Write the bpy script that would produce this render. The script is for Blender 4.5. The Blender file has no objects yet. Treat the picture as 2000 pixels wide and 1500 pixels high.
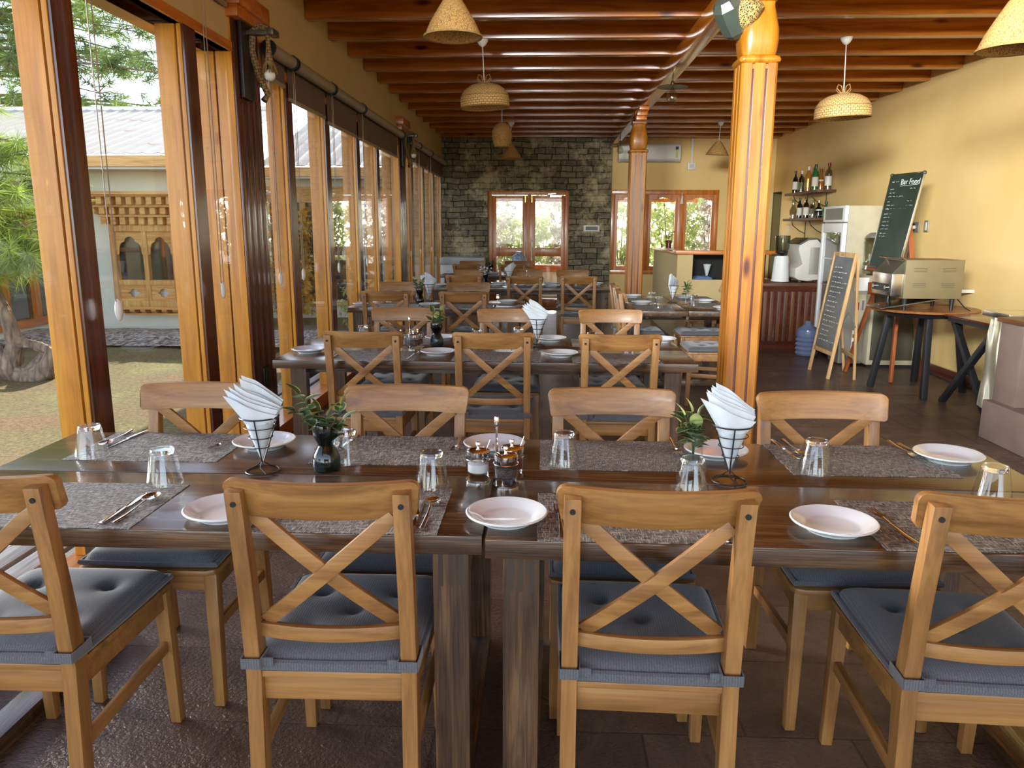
import bpy, bmesh, math, random
from math import sin, cos, pi, radians, sqrt
from mathutils import Vector, Matrix
random.seed(7)
SC = bpy.context.scene
COL = SC.collection

# ------------------------------------------------------------------ camera, sky, sun, exposure
def make_camera():
    p, y, r = radians(11.5), radians(2.3), radians(0.2)
    F = Vector((-sin(y)*cos(p), cos(y)*cos(p), -sin(p)))
    R = Vector((cos(y), sin(y), 0)); U = R.cross(F)
    R2 = R*cos(r)+U*sin(r); U2 = -R*sin(r)+U*cos(r)
    cd = bpy.data.cameras.new('camera'); cd.lens = 27.0; cd.sensor_width = 36.0
    cd.clip_start = .05; cd.clip_end = 300
    co = bpy.data.objects.new('camera', cd); COL.objects.link(co)
    M = Matrix((R2, U2, -F)).transposed().to_4x4(); M.translation = (0, 0, 1.44)
    co.matrix_world = M
    SC.camera = co
make_camera()
SUN_DIR = Vector((0.12, 0.87, 0.49)).normalized()
W = bpy.data.worlds.new('sky'); SC.world = W; W.use_nodes = True
_n = W.node_tree; _bg = _n.nodes['Background']
_sky = _n.nodes.new('ShaderNodeTexSky'); _sky.sky_type = 'NISHITA'; _sky.sun_disc = False
_sky.sun_elevation = math.asin(SUN_DIR.z); _sky.sun_rotation = math.atan2(SUN_DIR.x, SUN_DIR.y)
_sky.altitude = 2200; _sky.air_density = 1.0; _sky.dust_density = 1.5; _sky.ozone_density = 1.0
_hs = _n.nodes.new('ShaderNodeHueSaturation'); _hs.inputs['Saturation'].default_value = .6; _n.links.new(_sky.outputs[0], _hs.inputs['Color'])
_tm = _n.nodes.new('ShaderNodeMix'); _tm.data_type = 'RGBA'; _tm.blend_type = 'MULTIPLY'; _tm.inputs[0].default_value = 1; _tm.inputs[7].default_value = (1, 1, 1, 1)
_n.links.new(_hs.outputs[0], _tm.inputs[6])
_n.links.new(_tm.outputs[2], _bg.inputs[0]); _bg.inputs[1].default_value = 0.29
_s = bpy.data.lights.new('sun', 'SUN'); _s.energy = 5.0; _s.angle = radians(0.6); _s.color = (1, .93, .8)
_so = bpy.data.objects.new('sun', _s); COL.objects.link(_so)
_so.rotation_euler = SUN_DIR.to_track_quat('Z', 'Y').to_euler()
_s2 = bpy.data.lights.new('fill_sun_left', 'SUN'); _s2.energy = 6.0; _s2.angle = radians(34); _s2.color = (1, .99, .96)  # added second sun, broad and soft, brightens the right wall from the left
_so2 = bpy.data.objects.new('fill_sun_left', _s2); COL.objects.link(_so2)
_so2.rotation_euler = Vector((-.88, .42, .13)).to_track_quat('Z', 'Y').to_euler()
def area(nm, loc, tgt, sx, sy, e, col, spread):
    a = bpy.data.lights.new(nm, 'AREA'); a.shape = 'RECTANGLE'; a.size = sx; a.size_y = sy; a.energy = e; a.color = col; a.spread = radians(spread)
    o = bpy.data.objects.new(nm, a); COL.objects.link(o); o.location = loc
    o.rotation_euler = (Vector(loc)-Vector(tgt)).to_track_quat('Z', 'Y').to_euler()
area('fill_light_behind', (-1.3, -1.3, 2.8), (4, 9.5, 2.3), 2.6, .6, 80, (.97, 1, 1), 46)  # added area light behind the camera, floods the right wall
SC.view_settings.view_transform = 'Standard'; SC.view_settings.look = 'None'
SC.view_settings.gamma = 1; SC.view_settings.use_curve_mapping = False
SC.view_settings.exposure = 1.36
SC.cycles.use_adaptive_sampling = True; SC.cycles.adaptive_threshold = .025
SC.cycles.use_denoising = True
SC.cycles.max_bounces = 10; SC.cycles.diffuse_bounces = 6; SC.cycles.glossy_bounces = 5
SC.cycles.transmission_bounces = 10; SC.cycles.transparent_max_bounces = 24
SC.cycles.sample_clamp_indirect = 8; SC.cycles.caustics_reflective = False; SC.cycles.caustics_refractive = True
SC.cycles.blur_glossy = .5

# ------------------------------------------------------------------ materials
def srgb(r, g, b):
    f = lambda c: (c/255/12.92) if c/255 <= .04045 else ((c/255+.055)/1.055)**2.4
    return (f(r), f(g), f(b), 1)
class NT:
    def __init__(s, name):
        s.m = bpy.data.materials.new(name); s.m.use_nodes = True; s.t = s.m.node_tree
        s.b = s.t.nodes['Principled BSDF']; s.out = s.t.nodes['Material Output']
    def n(s, typ, **k):
        o = s.t.nodes.new('ShaderNode'+typ)
        for a, v in k.items():
            if a.startswith('i_'):
                key = a[2:]; key = int(key) if key.isdigit() else key.replace('_', ' ')
                o.inputs[key].default_value = v
            else: setattr(o, a, v)
        return o
    def l(s, a, b): s.t.links.new(a, b)
    def coord(s, sc=(1, 1, 1), rnd=True, rot=(0, 0, 0)):
        tc = s.n('TexCoord'); v = tc.outputs['Object']
        if rnd:
            oi = s.n('ObjectInfo'); mu = s.n('Math', operation='MULTIPLY'); mu.inputs[1].default_value = 37.
            s.l(oi.outputs['Random'], mu.inputs[0]); ad = s.n('VectorMath', operation='ADD')
            s.l(v, ad.inputs[0]); s.l(mu.outputs[0], ad.inputs[1]); v = ad.outputs[0]
        mp = s.n('Mapping'); mp.inputs['Scale'].default_value = sc; mp.inputs['Rotation'].default_value = rot
        s.l(v, mp.inputs[0]); return mp.outputs[0]
    def ramp(s, fac, stops):
        r = s.n('ValToRGB'); e = r.color_ramp.elements
        e[0].position, e[0].color = stops[0]; e[1].position, e[1].color = stops[-1]
        for p, c in stops[1:-1]:
            x = e.new(p); x.color = c
        s.l(fac, r.inputs[0]); return r.outputs[0]
    def mix(s, fac, a, b, mode='MIX'):
        m = s.n('Mix', data_type='RGBA', blend_type=mode)
        for i, v in ((0, fac), (6, a), (7, b)):
            if hasattr(v, 'links'): s.l(v, m.inputs[i])
            else: m.inputs[i].default_value = v
        return m.outputs[2]
    def bump(s, h, st=.3, d=.01):
        b = s.n('Bump'); b.inputs['Strength'].default_value = st; b.inputs['Distance'].default_value = d
        s.l(h, b.inputs['Height']); s.l(b.outputs[0], s.b.inputs['Normal'])
    def set(s, col=None, rough=None, metal=None, **k):
        if col is not None:
            if hasattr(col, 'links'): s.l(col, s.b.inputs['Base Color'])
            else: s.b.inputs['Base Color'].default_value = col
        if rough is not None: s.b.inputs['Roughness'].default_value = rough
        if metal is not None: s.b.inputs['Metallic'].default_value = metal
        for a, v in k.items(): s.b.inputs[a.replace('_', ' ')].default_value = v
        return s.m
def plain(name, col, rough=.5, metal=0, var=.06, sc=8, **k):
    t = NT(name); no = t.n('TexNoise'); no.inputs['Scale'].default_value = sc; no.inputs['Detail'].default_value = 4
    t.l(t.coord(rnd=False), no.inputs[0])
    a = tuple(min(1, c*(1+var)) for c in col[:3])+(1,); b = tuple(c*(1-var) for c in col[:3])+(1,)
    return t.set(t.ramp(no.outputs[0], [(.35, b), (.65, a)]), rough, metal, **k)
def wood(name, dark, mid, light, ax='x', rough=.4, knots=0., sc=1., coat=0., fine=.35, bump=.12):
    t = NT(name); i = 'xyz'.index(ax)
    s1 = [16*sc]*3; s1[i] = 1.1*sc
    v = t.coord(tuple(s1)); n1 = t.n('TexNoise', i_Scale=1., i_Detail=5., i_Distortion=1.2); t.l(v, n1.inputs[0])
    s2 = [150*sc]*3; s2[i] = 5*sc
    v2 = t.coord(tuple(s2)); n2 = t.n('TexNoise', i_Scale=1., i_Detail=3.); t.l(v2, n2.inputs[0])
    c = t.ramp(n1.outputs[0], [(.3, dark), (.5, mid), (.72, light)])
    c2 = t.ramp(n2.outputs[0], [(.35, (1-fine, 1-fine, 1-fine, 1)), (.6, (1, 1, 1, 1))])
    c = t.mix(1., c, c2, 'MULTIPLY')
    if knots:
        s3 = [5.]*3; s3[i] = 1.6
        v3 = t.coord(tuple(s3)); vo = t.n('TexVoronoi', i_Scale=1., i_Randomness=1.); t.l(v3, vo.inputs[0])
        k = t.ramp(vo.outputs['Distance'], [(.05*knots, (.16, .07, .03, 1)), (.09*knots, (.55, .4, .3, 1)), (.14*knots, (1, 1, 1, 1))])
        c = t.mix(1., c, k, 'MULTIPLY')
    t.bump(n2.outputs[0], bump, .002)
    t.set(c, rough)
    if coat: t.set(Coat_Weight=coat, Coat_Roughness=.12)
    return t.m
def glass_pane(name, tint=(1, 1, 1, 1), ior=1.45, rough=0.):
    t = NT(name); t.t.nodes.remove(t.b)
    tr = t.n('BsdfTransparent'); tr.inputs[0].default_value = tint
    gl = t.n('BsdfGlossy'); gl.inputs['Roughness'].default_value = rough
    ge = t.n('NewGeometry'); dt = t.n('VectorMath', operation='DOT_PRODUCT'); t.l(ge.outputs['Normal'], dt.inputs[0]); t.l(ge.outputs['Incoming'], dt.inputs[1])
    ab = t.n('Math', operation='ABSOLUTE'); t.l(dt.outputs['Value'], ab.inputs[0])
    om = t.n('Math', operation='SUBTRACT'); om.inputs[0].default_value = 1.; t.l(ab.outputs[0], om.inputs[1])
    pw = t.n('Math', operation='POWER'); t.l(om.outputs[0], pw.inputs[0]); pw.inputs[1].default_value = 5.
    f0 = ((ior-1)/(ior+1))**2
    fr = t.n('Math', operation='MULTIPLY_ADD'); t.l(pw.outputs[0], fr.inputs[0]); fr.inputs[1].default_value = 1-f0; fr.inputs[2].default_value = f0
    mx = t.n('MixShader'); t.l(fr.outputs[0], mx.inputs[0]); t.l(tr.outputs[0], mx.inputs[1]); t.l(gl.outputs[0], mx.inputs[2])
    t.l(mx.outputs[0], t.out.inputs[0]); return t.m
M = {}
def pine_set(key, d, m, l, **k):
    for a in 'xyz': M[key+'_'+a] = wood(key+'_'+a, d, m, l, a, **k)
pine_set('chair', srgb(122, 82, 40), srgb(152, 106, 56), srgb(170, 126, 72), rough=.42, fine=.2, coat=.06)
pine_set('oak', srgb(52, 35, 20), srgb(84, 58, 36), srgb(116, 86, 56), rough=.24, fine=.5, sc=1.5, bump=.3, coat=.25)
pine_set('pine', srgb(134, 78, 10), srgb(160, 98, 16), srgb(176, 114, 28), rough=.38, knots=1., fine=.16, coat=.1)
pine_set('post', srgb(176, 110, 24), srgb(208, 138, 36), srgb(220, 158, 56), rough=.4, knots=.8, fine=.16, coat=.12)
pine_set('joist', srgb(142, 76, 18), srgb(176, 100, 24), srgb(196, 122, 38), rough=.22, knots=1., fine=.14, coat=.45)
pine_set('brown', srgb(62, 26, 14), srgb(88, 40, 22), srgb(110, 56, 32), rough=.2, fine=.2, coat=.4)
pine_set('frame', srgb(162, 84, 20), srgb(194, 110, 30), srgb(212, 132, 46), rough=.3, fine=.12, coat=.3)
pine_set('grey', srgb(128, 124, 118), srgb(160, 156, 150), srgb(186, 182, 176), rough=.7, fine=.3)
pine_set('out', srgb(186, 130, 66), srgb(220, 168, 98), srgb(236, 192, 124), rough=.6, fine=.2)
pine_set('slat', srgb(72, 40, 22), srgb(98, 58, 32), srgb(126, 80, 48), rough=.45, fine=.25)
pine_set('easel', srgb(168, 126, 78), srgb(196, 154, 102), srgb(214, 176, 124), rough=.45, fine=.12)
pine_set('tripod', srgb(120, 58, 24), srgb(150, 78, 36), srgb(168, 94, 48), rough=.4, fine=.15)
M['oakend'] = plain('oak_end_grain', srgb(58, 40, 26), .5)
M['ovensteel'] = plain('oven_steel', srgb(124, 110, 78), .5, .3, var=.04)
M['chain'] = plain('bead_chain', srgb(150, 132, 116), .5)
M['black'] = plain('black_metal', (.012, .012, .014, 1), .4)
M['steel'] = plain('steel', (.62, .6, .57, 1), .22, 1., var=.03)
M['dullsteel'] = plain('dull_steel', (.42, .4, .35, 1), .42, .75, var=.04)
M['chrome'] = plain('chrome', (.8, .8, .8, 1), .08, 1., var=.01)
M['china'] = plain('porcelain', (.76, .82, .84, 1), .12, var=.01, Coat_Weight=.5)
M['white'] = plain('white_plastic', (.75, .75, .73, 1), .4, var=.02)
M['offwhite'] = plain('off_white', (.6, .57, .5, 1), .5, var=.03)
M['paper'] = plain('paper_napkin', (.56, .6, .62, 1), .9, var=.03, sc=30)
M['blind'] = plain('blind_fabric', srgb(104, 86, 74), .85)
M['tube'] = plain('blind_tube', srgb(150, 138, 116), .5)
M['bulbwhite'] = plain('frosted_bulb', (.8, .8, .78, 1), .3)
M['pane'] = glass_pane('window_pane')
M['thinglass'] = glass_pane('thin_glass', (.97, .98, .98, 1), 1.5)
M['tumbler'] = glass_pane('tumbler_glass', (.96, .97, .97, 1), 1.62)
M['bulbglass'] = glass_pane('bulb_glass', (.84, .8, .68, 1), 2.2)
M['smoke'] = glass_pane('smoked_glass', (.4, .47, .48, 1), 1.6, .02)
M['bottleclear'] = glass_pane('clear_bottle_glass', (.62, .64, .56, 1), 2.0, .05)
t = NT('glass'); M['glass'] = t.set((.99, 1, 1, 1), 0., 0, Transmission_Weight=1., IOR=1.4)
M['darkbottle'] = plain('dark_bottle_glass', (.012, .01, .008, 1), .08)
M['greenbottle'] = plain('green_bottle_glass', (.02, .12, .03, 1), .08)
M['amber'] = plain('amber_bottle', (.35, .13, .02, 1), .08)
M['pink'] = plain('pink_bottle', (.55, .3, .3, 1), .1)
M['label'] = plain('paper_label', (.66, .62, .5, 1), .7)
M['red'] = plain('red_foil', (.25, .01, .01, 1), .35)
M['gold'] = plain('gold_foil', (.6, .4, .1, 1), .3, .8)
M['wallbeige'] = plain('beige_wall', srgb(196, 172, 122), .85, sc=2, var=.03)
M['fabricdark'] = None
def wall_yellow():
    t = NT('yellow_wall'); n = t.n('TexNoise', i_Scale=1.3, i_Detail=3.); t.l(t.coord(rnd=False), n.inputs[0])
    c = t.ramp(n.outputs[0], [(.3, srgb(226, 192, 122)), (.7, srgb(236, 204, 138))])
    n2 = t.n('TexNoise', i_Scale=90., i_Detail=2.); t.l(t.coord(rnd=False), n2.inputs[0]); t.bump(n2.outputs[0], .06, .003)
    return t.set(c, .7)
M['yellow'] = wall_yellow()
def brick_mat(name, ax, w, h, mortar, c1, c2, cm, rough=.85, bump=.6, patch=None):
    t = NT(name); tc = t.n('TexCoord'); sp = t.n('SeparateXYZ'); t.l(tc.outputs['Object'], sp.inputs[0])
    cb = t.n('CombineXYZ'); a, b = ax
    t.l(sp.outputs['XYZ'.index(a)], cb.inputs[0]); t.l(sp.outputs['XYZ'.index(b)], cb.inputs[1])
    ns = t.n('TexNoise', i_Scale=3., i_Detail=2.); t.l(cb.outputs[0], ns.inputs[0])
    vm = t.n('VectorMath', operation='SCALE'); vm.inputs[3].default_value = .075
    vs = t.n('VectorMath', operation='SUBTRACT'); t.l(ns.outputs['Color'], vs.inputs[0]); vs.inputs[1].default_value = (.5, .5, .5)
    t.l(vs.outputs[0], vm.inputs[0]); va = t.n('VectorMath', operation='ADD'); t.l(cb.outputs[0], va.inputs[0]); t.l(vm.outputs[0], va.inputs[1])
    br = t.n('TexBrick', offset=.5, squash=.7, squash_frequency=3); t.l(va.outputs[0], br.inputs[0])
    for k, v in dict(Scale=1., Color1=c1, Color2=c2, Mortar=cm).items(): br.inputs[k].default_value = v
    br.inputs['Mortar Size'].default_value = mortar; br.inputs['Mortar Smooth'].default_value = .3
    br.inputs['Brick Width'].default_value = w; br.inputs['Row Height'].default_value = h; br.inputs['Bias'].default_value = -.2
    n2 = t.n('TexNoise', i_Scale=14., i_Detail=6., i_Roughness=.7); t.l(cb.outputs[0], n2.inputs[0])
    c = t.mix(1., br.outputs[0], t.ramp(n2.outputs[0], [(.3, (.45, .45, .45, 1)), (.7, (1.35, 1.3, 1.2, 1))]), 'MULTIPLY')
    if patch:
        n3 = t.n('TexNoise', i_Scale=1.6, i_Detail=5., i_Roughness=.75); t.l(cb.outputs[0], n3.inputs[0])
        c = t.mix(t.ramp(n3.outputs[0], [(.5, (0, 0, 0, 1)), (.62, (.8, .8, .8, 1))]), c, t.mix(.5, patch, t.mix(1., br.outputs[0], patch, 'ADD')))
    h1 = t.n('Math', operation='MULTIPLY_ADD'); t.l(n2.outputs[0], h1.inputs[0]); h1.inputs[1].default_value = .8
    inv = t.n('Math', operation='SUBTRACT'); inv.inputs[0].default_value = 1.; t.l(br.outputs['Fac'], inv.inputs[1]); t.l(inv.outputs[0], h1.inputs[2])
    t.bump(h1.outputs[0], bump, .02)
    return t.set(c, rough)
M['stone'] = brick_mat('ledge_stone', 'XZ', .27, .1, .008, srgb(138, 130, 104), srgb(80, 76, 62), srgb(40, 37, 30), patch=srgb(184, 170, 134))
def floor_mat():
    t = NT('leather_stone_floor'); v = t.coord((1, 1, 1), rnd=False)
    br = t.n('TexBrick', offset=.5); t.l(v, br.inputs[0])
    for k, vv in dict(Scale=1., Color1=srgb(104, 84, 72), Color2=srgb(88, 68, 58), Mortar=srgb(66, 52, 44)).items(): br.inputs[k].default_value = vv
    br.inputs['Mortar Size'].default_value = .004; br.inputs['Brick Width'].default_value = .6; br.inputs['Row Height'].default_value = .4
    n1 = t.n('TexNoise', i_Scale=2.6, i_Detail=8., i_Roughness=.7, i_Distortion=1.2); t.l(v, n1.inputs[0])
    c = t.mix(1., br.outputs[0], t.ramp(n1.outputs[0], [(.3, (.55, .5, .46, 1)), (.55, (1, 1, 1, 1)), (.72, (1.7, 1.6, 1.5, 1))]), 'MULTIPLY')
    n2 = t.n('TexNoise', i_Scale=75., i_Detail=4., i_Roughness=.6); t.l(v, n2.inputs[0])
    mm = t.n('Math', operation='MULTIPLY_ADD'); t.l(br.outputs['Fac'], mm.inputs[0]); mm.inputs[1].default_value = -.6; t.l(n2.outputs[0], mm.inputs[2])
    t.bump(mm.outputs[0], .75, .01)
    return t.set(c, .2)
M['floor'] = floor_mat()
def fabric(name, c, stripe, sc):
    t = NT(name); v = t.coord(sc, rnd=False); w = t.n('TexWave', wave_type='BANDS', bands_direction='X', i_Scale=1., i_Distortion=.3); t.l(v, w.inputs[0])
    n = t.n('TexNoise', i_Scale=240., i_Detail=2.); t.l(t.coord(rnd=False), n.inputs[0])
    col = t.ramp(w.outputs[0], [(.1, tuple(x*stripe for x in c[:3])+(1,)), (.5, c)])
    col = t.mix(.5, col, t.ramp(n.outputs[0], [(.3, (.6, .6, .6, 1)), (.7, (1.4, 1.4, 1.4, 1))]), 'MULTIPLY')
    t.bump(w.outputs[0], .15, .001)
    return t.set(col, .9, Sheen_Weight=.3)
M['cushion'] = fabric('cushion_fabric', srgb(88, 88, 92), .72, (52, 1, 1))
def mat_woven():
    t = NT('woven_vinyl'); v = t.coord((1, 1, 1), rnd=False)
    ws = []
    for sc, d in (((36, 620, 1), 0), ((620, 50, 1), 1)):
        n = t.n('TexNoise', i_Scale=1., i_Detail=3.); t.l(t.coord(sc), n.inputs[0]); ws.append(n.outputs[0])
    a = t.n('Math', operation='MAXIMUM'); t.l(ws[0], a.inputs[0]); t.l(ws[1], a.inputs[1])
    c = t.ramp(a.outputs[0], [(.42, srgb(40, 38, 36)), (.55, srgb(106, 104, 100)), (.66, srgb(190, 190, 182))])
    t.bump(a.outputs[0], .5, .002); return t.set(c, .75)
M['mat'] = mat_woven()
def wicker(name, c1, c2, su, sv, kind='basket'):
    t = NT(name); tc = t.n('TexCoord'); mp = t.n('Mapping'); mp.inputs['Scale'].default_value = (su, sv, 1); t.l(tc.outputs['UV'], mp.inputs[0])
    if kind == 'basket':
        br = t.n('TexBrick', offset=.5); t.l(mp.outputs[0], br.inputs[0])
        for k, v in dict(Scale=1., Color1=c1, Color2=c1, Mortar=c2).items(): br.inputs[k].default_value = v
        br.inputs['Mortar Size'].default_value = .09; br.inputs['Mortar Smooth'].default_value = 1.; br.inputs['Brick Width'].default_value = 1.; br.inputs['Row Height'].default_value = 1.
        inv = t.n('Math', operation='SUBTRACT'); inv.inputs[0].default_value = 1.; t.l(br.outputs['Fac'], inv.inputs[1])
        t.bump(inv.outputs[0], .9, .006); return t.set(br.outputs[0], .7)
    vo = t.n('TexVoronoi', feature='DISTANCE_TO_EDGE', i_Scale=1.); t.l(mp.outputs[0], vo.inputs[0])
    c = t.ramp(vo.outputs[0], [(.02, c1), (.16, c2)]); t.bump(vo.outputs[0], -.6 if False else .6, .004); return t.set(c, .75)
M['basket'] = wicker('basket_weave', srgb(206, 166, 104), srgb(120, 84, 42), 40, 44)
M['rattan'] = wicker('fine_rattan', srgb(130, 92, 46), srgb(206, 166, 100), 130, 60, 'cell')
M['rattansmall'] = wicker('small_rattan', srgb(140, 100, 52), srgb(200, 156, 92), 90, 44, 'cell')
M['rope'] = wicker('twisted_rope', srgb(150, 122, 82), srgb(70, 52, 30), 3, 60)
M['fringe'] = plain('rope_fringe', srgb(150, 118, 66), .9, var=.3, sc=60)
def lawn_mat():
    t = NT('dry_lawn'); v = t.coord((1, 1, 1), rnd=False)
    n = t.n('TexNoise', i_Scale=.9, i_Detail=5., i_Roughness=.6); t.l(v, n.inputs[0])
    c = t.ramp(n.outputs[0], [(.32, srgb(150, 118, 84)), (.52, srgb(140, 128, 84)), (.72, srgb(160, 156, 96))])
    n2 = t.n('TexNoise', i_Scale=26., i_Detail=6., i_Roughness=.75); t.l(v, n2.inputs[0])
    c = t.mix(1., c, t.ramp(n2.outputs[0], [(.35, (.45, .45, .42, 1)), (.6, (1.15, 1.15, 1.1, 1))]), 'MULTIPLY')
    t.bump(n2.outputs[0], 1., .05); return t.set(c, .95)
M['lawn'] = lawn_mat()
def gravel_mat():
    t = NT('grey_gravel'); v = t.coord((22, 22, 22), rnd=False); vo = t.n('TexVoronoi', i_Scale=1.); t.l(v, vo.inputs[0])
    c = t.ramp(vo.outputs['Color'], [(.1, srgb(70, 62, 56)), (.9, srgb(196, 188, 178))]); t.bump(vo.outputs['Distance'], -1 if False else .8, .04)
    return t.set(c, .9)
M['gravel'] = gravel_mat()
def roof_mat():
    t = NT('corrugated_roof'); v = t.coord((.7, 2.2, 1), rnd=False); n = t.n('TexNoise', i_Scale=1., i_Detail=6., i_Roughness=.7); t.l(v, n.inputs[0])
    c = t.ramp(n.outputs[0], [(.4, srgb(176, 170, 160)), (.6, srgb(168, 160, 148)), (.68, srgb(140, 78, 60))]); return t.set(c, .5, .1)
M['roof'] = roof_mat()
M['housewall'] = plain('house_wall', srgb(234, 240, 228), .85, sc=2, var=.03)
M['housepane'] = plain('house_window_glass', srgb(60, 66, 58), .03, var=.3, sc=2, Coat_Weight=1.)
M['curtain'] = plain('white_curtain', (.85, .87, .9, 1), .9)
def bark_mat():
    t = NT('bark'); v = t.coord((14, 14, 5), rnd=False); vo = t.n('TexVoronoi', feature='DISTANCE_TO_EDGE', i_Scale=1.); t.l(v, vo.inputs[0])
    n = t.n('TexNoise', i_Scale=1., i_Detail=6.); t.l(v, n.inputs[0])
    c = t.mix(.6, t.ramp(vo.outputs[0], [(.0, srgb(54, 42, 34)), (.3, srgb(150, 130, 112))]), t.ramp(n.outputs[0], [(.3, srgb(90, 70, 56)), (.7, srgb(170, 150, 130))]))
    t.bump(vo.outputs[0], 1., .04); return t.set(c, .95)
M['bark'] = bark_mat()
def leafmat(name, a, b, sc=3, tr=.35):
    t = NT(name); n = t.n('TexNoise', i_Scale=float(sc), i_Detail=3.); t.l(t.coord(rnd=False), n.inputs[0])
    c = t.ramp(n.outputs[0], [(.35, a), (.65, b)]); t.set(c, .6)
    ts = t.n('BsdfTranslucent'); t.l(c, ts.inputs[0]); mx = t.n('MixShader'); mx.inputs[0].default_value = tr
    t.l(t.b.outputs[0], mx.inputs[1]); t.l(ts.outputs[0], mx.inputs[2]); t.l(mx.outputs[0], t.out.inputs[0]); return t.m
M['needle'] = leafmat('pine_needles', srgb(96, 128, 50), srgb(178, 196, 88))
M['needledark'] = leafmat('dark_pine_needles', srgb(70, 100, 62), srgb(146, 170, 84), 1)
M['bush'] = leafmat('bush_leaves', srgb(150, 166, 90), srgb(214, 220, 150), 3, .55)
M['drybush'] = leafmat('dry_bush', srgb(150, 138, 128), srgb(214, 204, 184), 3, .5)
M['autumn'] = leafmat('yellow_leaves', srgb(190, 140, 20), srgb(230, 190, 40))
M['leaf'] = leafmat('waxy_leaf', srgb(34, 62, 34), srgb(70, 100, 52), 30, .1)
M['leafedge'] = leafmat('pale_leaf_edge', srgb(150, 160, 90), srgb(184, 190, 120), 30, .1)
M['sandstone'] = plain('pink_sandstone', srgb(116, 97, 86), .7, var=.1, sc=5)
M['sandstonedark'] = plain('darker_sandstone', srgb(92, 76, 74), .8, var=.12, sc=5)  # firebox stone, a darker tone than the outer hearth
def board(name, base, hi):
    t = NT(name); n = t.n('TexNoise', i_Scale=5., i_Detail=5.); t.l(t.coord(rnd=False), n.inputs[0])
    return t.set(t.ramp(n.outputs[0], [(.3, base), (.75, hi)]), .32)
M['greenboard'] = board('green_chalkboard', srgb(36, 48, 38), srgb(46, 60, 50))
M['greyboard'] = board('smudged_blackboard', srgb(44, 46, 50), srgb(84, 88, 92))
M['chalk'] = plain('chalk', (.6, .62, .6, 1), .95, var=.2, sc=60)
M['greycab'] = plain('grey_cabinet', srgb(168, 160, 134), .4)
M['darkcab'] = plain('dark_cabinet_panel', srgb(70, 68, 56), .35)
M['bluewater'] = plain('blue_plastic', srgb(98, 110, 140), .15, Alpha=1.)
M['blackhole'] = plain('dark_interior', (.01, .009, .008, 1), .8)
M['olive'] = plain('olive_wall', srgb(128, 112, 66), .8)
M['salt'] = plain('salt', (.85, .85, .85, 1), .8)
M['pepper'] = plain('pepper', (.08, .06, .05, 1), .9, var=.5, sc=200)
M['chili'] = plain('chili', (.18, .03, .02, 1), .6)
M['brass'] = plain('brass', (.5, .33, .1, 1), .25, 1.)
M['meshgold'] = wicker('perforated_grille', srgb(196, 164, 92), srgb(60, 48, 28), 40, 20, 'cell')
M['darkgreen'] = plain('dark_grey_green', srgb(58, 66, 58), .3)
M['bluecloth'] = plain('blue_cloth', srgb(96, 126, 170), .8, var=.2, sc=6)
M['foil'] = plain('crumpled_foil_cover', srgb(190, 184, 160), .3, .7, var=.15, sc=5)
M['teal'] = plain('teal_rubber', srgb(90, 150, 130), .5)
M['round'] = wood('round_top', srgb(116, 66, 34), srgb(142, 88, 48), srgb(160, 104, 62), 'x', .35)

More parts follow.
